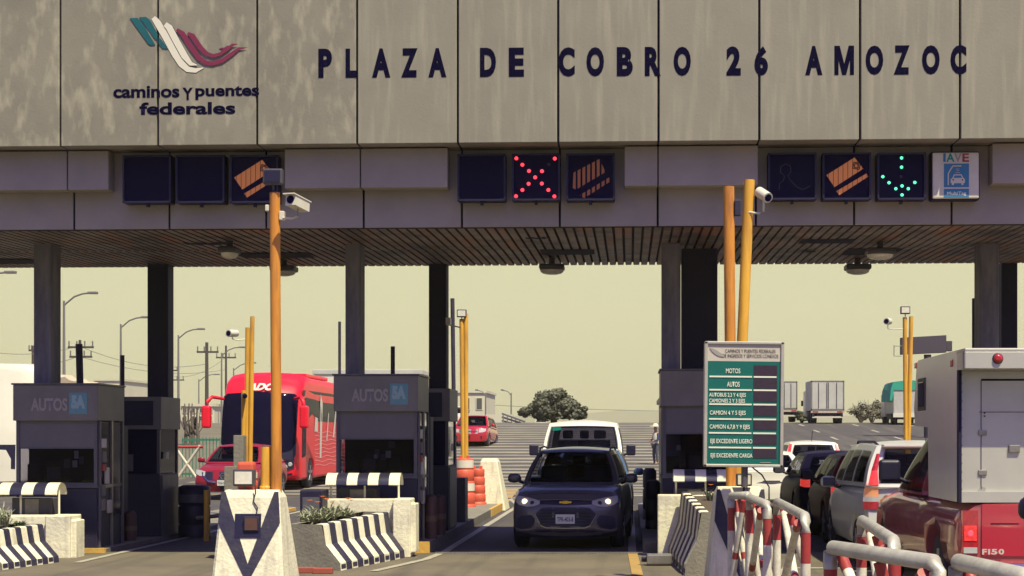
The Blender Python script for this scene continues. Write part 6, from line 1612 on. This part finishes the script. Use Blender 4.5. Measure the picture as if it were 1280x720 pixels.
# round tree on the crest
D = 128; t = thing('round_tree', 'dark round bushy tree on the crest above the white van', 'tree', (X(692, D), D, gz(D)))
mb = MB(); mb.path([(0, 0, -.5), (.05, 0, .8), (0, .1, 2.0)], [.3, .22, .12], 'bark', 8)
for a in range(6): mb.path([(0, 0, .7), (math.cos(a) * .6, math.sin(a) * .6, 1.4), (math.cos(a) * 1.3, math.sin(a) * 1.2, 2.2)], [.12, .08, .04], 'bark', 6)
mb.build('trunk', t)
mb = MB(); zt_ = Z(487, D) - gz(D)
tree_crown(mb, 0, 0, zt_ * .47, 2.15, 2.1, zt_ * .52, 6500, 'leaf', .12, 3, 44)
tree_crown(mb, -1.5, .2, .9, 1.25, 1.4, 1.0, 1500, 'leaf', .15, 4, 14); tree_crown(mb, 1.6, .2, .8, 1.2, 1.4, .9, 1500, 'leaf', .15, 5, 14)
mb.build('crown', t)
def bush(px, D, w, h, label, seed, k='leaf_light', n=700):
    z = gz(D) - .15; t = thing('bush', label, 'bush', (X(px, D), D, z), 0, 'bushes on the crest'); mb = MB(); rr = random.Random(seed)
    for i in range(22):
        a = rr.uniform(0, 2 * PI); q = rr.uniform(.2, 1) * w / 2; mb.path([(0, 0, 0), (q * .5 * math.cos(a), q * .5 * math.sin(a), h * .5), (q * math.cos(a), q * math.sin(a), h * rr.uniform(.7, 1.05))], [.03, .02, .01], 'bark', 4)
    mb.build('branches', t); mb = MB(); tree_crown(mb, 0, 0, h * .5, w / 2, w / 2, h * .5, n, k, .09, seed, 16); mb.build('foliage', t)
bush(1076, 122, 2.0, 1.6, 'sparse grey bush right of the pale box lorry', 11); bush(1090, 124, 2.6, 2.1, 'taller sparse bush between the box lorry and the green tarpaulin lorry', 12); bush(1106, 121, 2.0, 1.4, 'low bush beside the green tarpaulin lorry', 13)
bush(1002, 126, 1.6, 1.2, 'dark bush between the two box lorries', 14, 'leaf', 900)
for i, (px, h) in enumerate(((231, 3.6), (240, 3.2), (246, 2.6), (237, 2.4))):
    D = 88; t = thing('bare_tree', ['bare pruned tree trunk nearest the dark column, in front of the cream building', 'bare pruned trunk in front of the cream building, second from the dark column', 'bare pruned trunk closest to the thick utility pole', 'short bare trunk in the middle of the pruned row'][i], 'tree', (X(px, D), D, gz(D) - .5), 0, 'bare pruned trees on the left')
    rr = random.Random(i + 40); mb = MB(); hh = h * .62 + .4
    mb.path([(0, 0, 0), (.08, 0, hh * .5), (-.1, .1, hh)], [.12, .09, .05], 'bark', 8)
    for j in range(4): a = rr.uniform(0, 6.3); mb.path([(0, 0, hh * .5), (.35 * math.cos(a), .3 * math.sin(a), hh * .75), (.4 * math.cos(a), .3 * math.sin(a), hh * 1.05)], [.05, .04, .03], 'bark', 6)
    mb.build('trunk', t)
# buildings
def building(px0, px1, ytop, D, label, rows, cols, k='building', depth=12, z0=None):
    x0, x1 = X(px0, D), X(px1, D); z0 = gz(D) - 1 if z0 is None else z0; zt_ = Z(ytop, D)
    t = thing('building', label, 'building', (x0, D, z0), 0, 'pale buildings beyond the plaza'); W = x1 - x0; H = zt_ - z0
    MB().box(0, W, 0, depth, 0, H, k).build('wall', t)
    MB().box(-.15, W + .15, -.15, depth + .15, H, H + .25, k).build('parapet', t)
    for r in range(rows):
        for c_ in range(cols):
            w = W / cols * .42; h = min(1.5, H / rows * .45); xx = W * (c_ + .5) / cols - w / 2; zz = H - (r + .75) * (H / max(rows, 1)) * .9
            o = MB().box(xx - .08, xx + w + .08, -.06, -.003, zz - .08, zz + h + .08, k).build('window_frame', t); MB().box(xx, xx + w, -.075, -.062, zz, zz + h, 'building_win').build('pane', o)
    return t
building(226, 268, 508, 150, 'pale building with small dark windows behind the bare trees on the left', 4, 4, z0=1.2)
building(206, 232, 520, 165, 'lower pale building just right of the dark column', 3, 3, z0=1.2)
building(560, 607, 491, 170, 'white flat roofed building above the red SUV', 2, 3, z0=1.2)
building(118, 150, 476, 190, 'pale far building behind the beige tarpaulin trailer', 3, 3, z0=1.2)
t = thing('white_wall', 'low white parapet wall between the red SUV and the round tree', 'wall', (X(607, 124), 124, gz(124) - .3)); MB().box(0, X(642, 124) - X(607, 124), 0, .4, 0, Z(518, 124) - gz(124) + .3, 'building').build('wall', t)
t = thing('guard_rail', 'sloping grey guard rail left of the round tree', 'guard rail', (0, 0, 0))
for i in range(3):
    MB().tube((X(628, 121), 121, Z(517 + i * 4.5, 121)), (X(656, 118), 118, Z(527 + i * 3.5, 118)), .07, 'galv', 6).build('rail', t)
for i in range(6): px = 629 + i * 5.2; MB().tube((X(px, 120), 120, gz(120) - .2), (X(px, 120), 120, Z(517 + (px - 628) * .36, 120)), .05, 'galv', 6).build('post', t)
t = thing('green_fence', 'green metal railing behind the red saloon at left', 'fence', (X(228, 62), 62, gz(62)))
W_ = X(275, 62) - X(228, 62); mb = MB()
for i in range(12): mb.tube((W_ * i / 11, 0, 0), (W_ * i / 11, 0, 1.55), .018, 'green_fence', 5)
mb.build('bars', t); MB().box(0, W_, -.03, .03, 1.42, 1.5, 'green_fence').build('rail', t); MB().box(0, W_, -.03, .03, .1, .18, 'green_fence').build('rail', t)
t = thing('cross_brace', 'white X shaped barrier in front of the green railing', 'barrier', (X(232, 55), 55, gz(55))); mb = MB(); mb.tube((-.4, 0, .1), (.5, 0, 1.4), .05, 'sign_white', 8); mb.tube((-.4, 0, 1.4), (.5, 0, .1), .05, 'sign_white', 8); mb.tube((-.4, 0, 1.35), (.6, 0, 1.35), .05, 'red_paint', 8); mb.build('bars', t)
# dark billboard on the right
D = 95; t = thing('billboard', 'dark billboard seen edge on above the box truck, behind the yellow pole pair', 'billboard', (X(1127, D), D, gz(D)))
w = X(1183, D) - X(1127, D); z0_, z1_ = Z(443, D) - gz(D), Z(421, D) - gz(D)
MB().add([(0, 0, z0_), (w, 0, z0_ + .12), (w, 0, z1_ + .1), (0, 0, z1_ - .05), (0, .6, z0_), (w, .6, z0_ + .12), (w, .6, z1_ + .1), (0, .6, z1_ - .05)], [(0, 1, 2, 3), (7, 6, 5, 4), (0, 4, 5, 1), (1, 5, 6, 2), (2, 6, 7, 3), (3, 7, 4, 0)], 'billboard_dark').build('board', t)
MB().bbox(w, w + .35, 0, .5, z0_ + .2, z0_ + .8, 'billboard_dark', .03).build('side_box', t)
MB().tube((w * .6, .3, 0), (w * .6, .3, z0_), .22, 'pole_dark').build('post', t)
mb = MB()
for zz in (z0_ - .1, z0_ + .5): mb.tube((-.45, 0, zz), (0, 0, zz), .025, 'galv', 6)
mb.tube((-.45, 0, z0_ - .1), (-.45, 0, z0_ + .55), .025, 'galv', 6); mb.build('catwalk', t)
# mountains
def ridge(name, D, pts, k, thick=700):
    mb = MB(); rr = random.Random(int(D)); N = 160; top = []
    x0, x1 = X(-900, D), X(2300, D)
    for i in range(N + 1):
        x = x0 + (x1 - x0) * i / N; px = x / D * F + VX; z = Z(interp(pts, px), D) + rr.uniform(-1, 1) * D * .0005
        top.append((x, z))
    vs = []
    for x, z in top: vs += [(x, D - thick, -20), (x, D - thick * .4, lerp(-20, z, .55)), (x, D, z), (x, D + thick, -20)]
    fs = []
    for i in range(N):
        for j in range(3): a = i * 4 + j; fs.append((a, a + 4, a + 5, a + 1))
    mb.add(vs, fs, k, True); return struct(mb.build(name))
ridge('mountains', 5200, [(-900, 520), (500, 522), (640, 520), (720, 517), (780, 513), (850, 516), (950, 521), (1100, 519), (2300, 522)], 'mountain')

# ============================================================ PERSON
def skinmesh(name, verts, edges, radii, k, parent, sub=2, root=0):
    me = bpy.data.meshes.new(name); me.from_pydata(verts, edges, []); o = bpy.data.objects.new(name, me); COL.objects.link(o)
    md = o.modifiers.new('s', 'SKIN'); md.use_smooth_shade = True
    for i, r in enumerate(radii):
        rr = r if isinstance(r, tuple) else (r, r); me.skin_vertices[0].data[i].radius = rr
    me.skin_vertices[0].data[root].use_root = True
    o.modifiers.new('ss', 'SUBSURF').levels = sub
    dg = bpy.context.evaluated_depsgraph_get(); dg.update(); m2 = bpy.data.meshes.new_from_object(o.evaluated_get(dg)); bpy.data.objects.remove(o)
    m2.materials.clear(); m2.materials.append(M[k]); m2.name = name; o = bpy.data.objects.new(name, m2); COL.objects.link(o); o.parent = parent
    for p in m2.polygons: p.use_smooth = True
    return o
Dp = 71.5; t = thing('person', 'person in a wide pale hat, blue shirt and pale vest standing on the ribbed road', 'person', (X(820, Dp), Dp, gz(Dp) + .01), math.radians(-60))
V = [(0, 0, .92), (0, 0, 1.12), (0, 0, 1.36), (0, -.01, 1.47), (0, -.03, 1.58), (0, -.03, 1.70),
     (.10, 0, .86), (.11, -.02, .48), (.11, .02, .08), (.11, -.12, .03), (-.10, 0, .86), (-.12, -.05, .48), (-.12, .0, .08), (-.12, -.14, .03),
     (.18, 0, 1.38), (.25, -.02, 1.12), (.16, -.22, 1.04), (.10, -.29, 1.05), (-.18, 0, 1.38), (-.25, -.02, 1.12), (-.14, -.22, 1.06), (-.07, -.29, 1.07)]
E = [(0, 1), (1, 2), (2, 3), (3, 4), (4, 5), (0, 6), (6, 7), (7, 8), (8, 9), (0, 10), (10, 11), (11, 12), (12, 13), (2, 14), (14, 15), (15, 16), (16, 17), (2, 18), (18, 19), (19, 20), (20, 21)]
R = [(.15, .11), (.13, .10), (.15, .10), .055, (.075, .09), (.07, .08), .09, .06, .045, (.045, .035), .09, .06, .045, (.045, .035), .06, .045, .035, .035, .06, .045, .035, .035]
body = skinmesh('body', V, E, R, 'skin', t)
def sub_(idx, ed, sc, k, nm):
    mp_ = {a: i for i, a in enumerate(idx)}; vv = [V[a] for a in idx]; rr = [tuple(q * sc for q in (R[a] if isinstance(R[a], tuple) else (R[a], R[a]))) for a in idx]
    return skinmesh(nm, vv, [(mp_[a], mp_[b]) for a, b in ed], rr, k, t)
sub_([0, 6, 7, 8, 10, 11, 12], [(0, 6), (6, 7), (7, 8), (0, 10), (10, 11), (11, 12)], 1.16, 'cloth_jeans', 'trousers')
sub_([1, 0, 2, 14, 15, 16, 18, 19, 20], [(1, 0), (1, 2), (2, 14), (14, 15), (15, 16), (2, 18), (18, 19), (19, 20)], 1.12, 'cloth_navy', 'shirt')
MB().loft([[Vector((rx * math.cos(a), ry * math.sin(a) + .0, z)) for a in [2 * PI * j / 20 for j in range(20)]] for rx, ry, z in ((.19, .15, .92), (.185, .145, 1.1), (.205, .15, 1.3), (.17, .12, 1.42))], 'cloth_vest', True).build('vest', t)
MB().lathe([(.26, 1.71), (.24, 1.725), (.12, 1.735), (.11, 1.80), (.08, 1.84), (.001, 1.85)], (0, -.03, 0), 'straw', 'z', 22).build('hat', t)
# ============================================================ CAMERA, LIGHT, WORLD
cd = bpy.data.cameras.new('Camera'); co = bpy.data.objects.new('Camera', cd); COL.objects.link(co)
co.location = (0, 0, EYE); co.rotation_euler = (PI / 2, 0, 0); cd.sensor_width = 36; cd.lens = 36 * F / 1280
cd.shift_x = -(VX - 640) / 1280; cd.shift_y = (HY - 360) / 1280; cd.clip_start = .5; cd.clip_end = 30000
SC.camera = co
EL, AZ = math.radians(SUN_EL), math.radians(SUN_AZ)     # azimuth measured from straight behind the camera towards the right
dirv = Vector((math.sin(AZ) * math.cos(EL), -math.cos(AZ) * math.cos(EL), math.sin(EL)))
ld = bpy.data.lights.new('sun', 'SUN'); ld.energy = SUN_E; ld.angle = math.radians(.5); ld.color = (1, .935, .58)
lo = bpy.data.objects.new('sun', ld); COL.objects.link(lo); lo.rotation_euler = dirv.to_track_quat('Z', 'Y').to_euler()
w = bpy.data.worlds.new('World'); SC.world = w; w.use_nodes = True; nt = w.node_tree; nt.nodes.clear(); L = nt.links
out = nd(nt, 'ShaderNodeOutputWorld'); bg = nd(nt, 'ShaderNodeBackground'); sky = nd(nt, 'ShaderNodeTexSky', sky_type='NISHITA')
sky.sun_disc = False; sky.sun_elevation = EL; sky.sun_rotation = math.atan2(dirv.x, dirv.y); sky.dust_density = 4; sky.air_density = 1.2
bg.inputs['Strength'].default_value = SKY_S
# hazy cream band near the horizon, violet-blue zenith
tc = nd(nt, 'ShaderNodeTexCoord'); sx = nd(nt, 'ShaderNodeSeparateXYZ'); L.new(tc.outputs['Generated'], sx.inputs['Vector'])
mr = nd(nt, 'ShaderNodeMapRange', interpolation_type='SMOOTHSTEP'); mr.inputs['From Min'].default_value = .10; mr.inputs['From Max'].default_value = .26
L.new(sx.outputs['Z'], mr.inputs['Value'])
tint = nd(nt, 'ShaderNodeMix', data_type='RGBA', blend_type='MULTIPLY'); tint.inputs['Factor'].default_value = 1; tint.inputs['B'].default_value = ZEN
L.new(sky.outputs['Color'], tint.inputs['A'])
mx = nd(nt, 'ShaderNodeMix', data_type='RGBA'); cr = nd(nt, 'ShaderNodeMapRange')
cream = nd(nt, 'ShaderNodeMix', data_type='RGBA'); cream.inputs['A'].default_value = tuple(c_ / SKY_S for c_ in (.495, .472, .295)) + (1,); cream.inputs['B'].default_value = tuple(c_ / SKY_S for c_ in (.515, .50, .32)) + (1,)
cr.inputs['From Max'].default_value = .08; L.new(sx.outputs['Z'], cr.inputs['Value']); L.new(cr.outputs['Result'], cream.inputs['Factor'])
bk = nd(nt, 'ShaderNodeMapRange', interpolation_type='SMOOTHSTEP'); bk.inputs['From Min'].default_value = -.5; bk.inputs['From Max'].default_value = .35; bk.inputs['To Min'].default_value = .7; bk.inputs['To Max'].default_value = 0
L.new(sx.outputs['Y'], bk.inputs['Value']); ma = nd(nt, 'ShaderNodeMath', operation='MAXIMUM'); L.new(mr.outputs['Result'], ma.inputs[0]); L.new(bk.outputs['Result'], ma.inputs[1])
L.new(ma.outputs['Value'], mx.inputs['Factor']); L.new(cream.outputs['Result'], mx.inputs['A']); L.new(tint.outputs['Result'], mx.inputs['B'])
L.new(mx.outputs['Result'], bg.inputs['Color']); L.new(bg.outputs['Background'], out.inputs['Surface'])
vs_ = SC.view_settings; vs_.view_transform = 'Standard'; vs_.look = 'None'; vs_.exposure = EXPO; vs_.gamma = 1; vs_.use_curve_mapping = False
SC.render.engine = 'CYCLES'; SC.render.resolution_x = 1280; SC.render.resolution_y = 720
if HAZE:
    hb = MB().box(-3600, 3600, -70, 7000, -30, 160, 'haze').build('haze'); hb['kind'] = 'stuff'
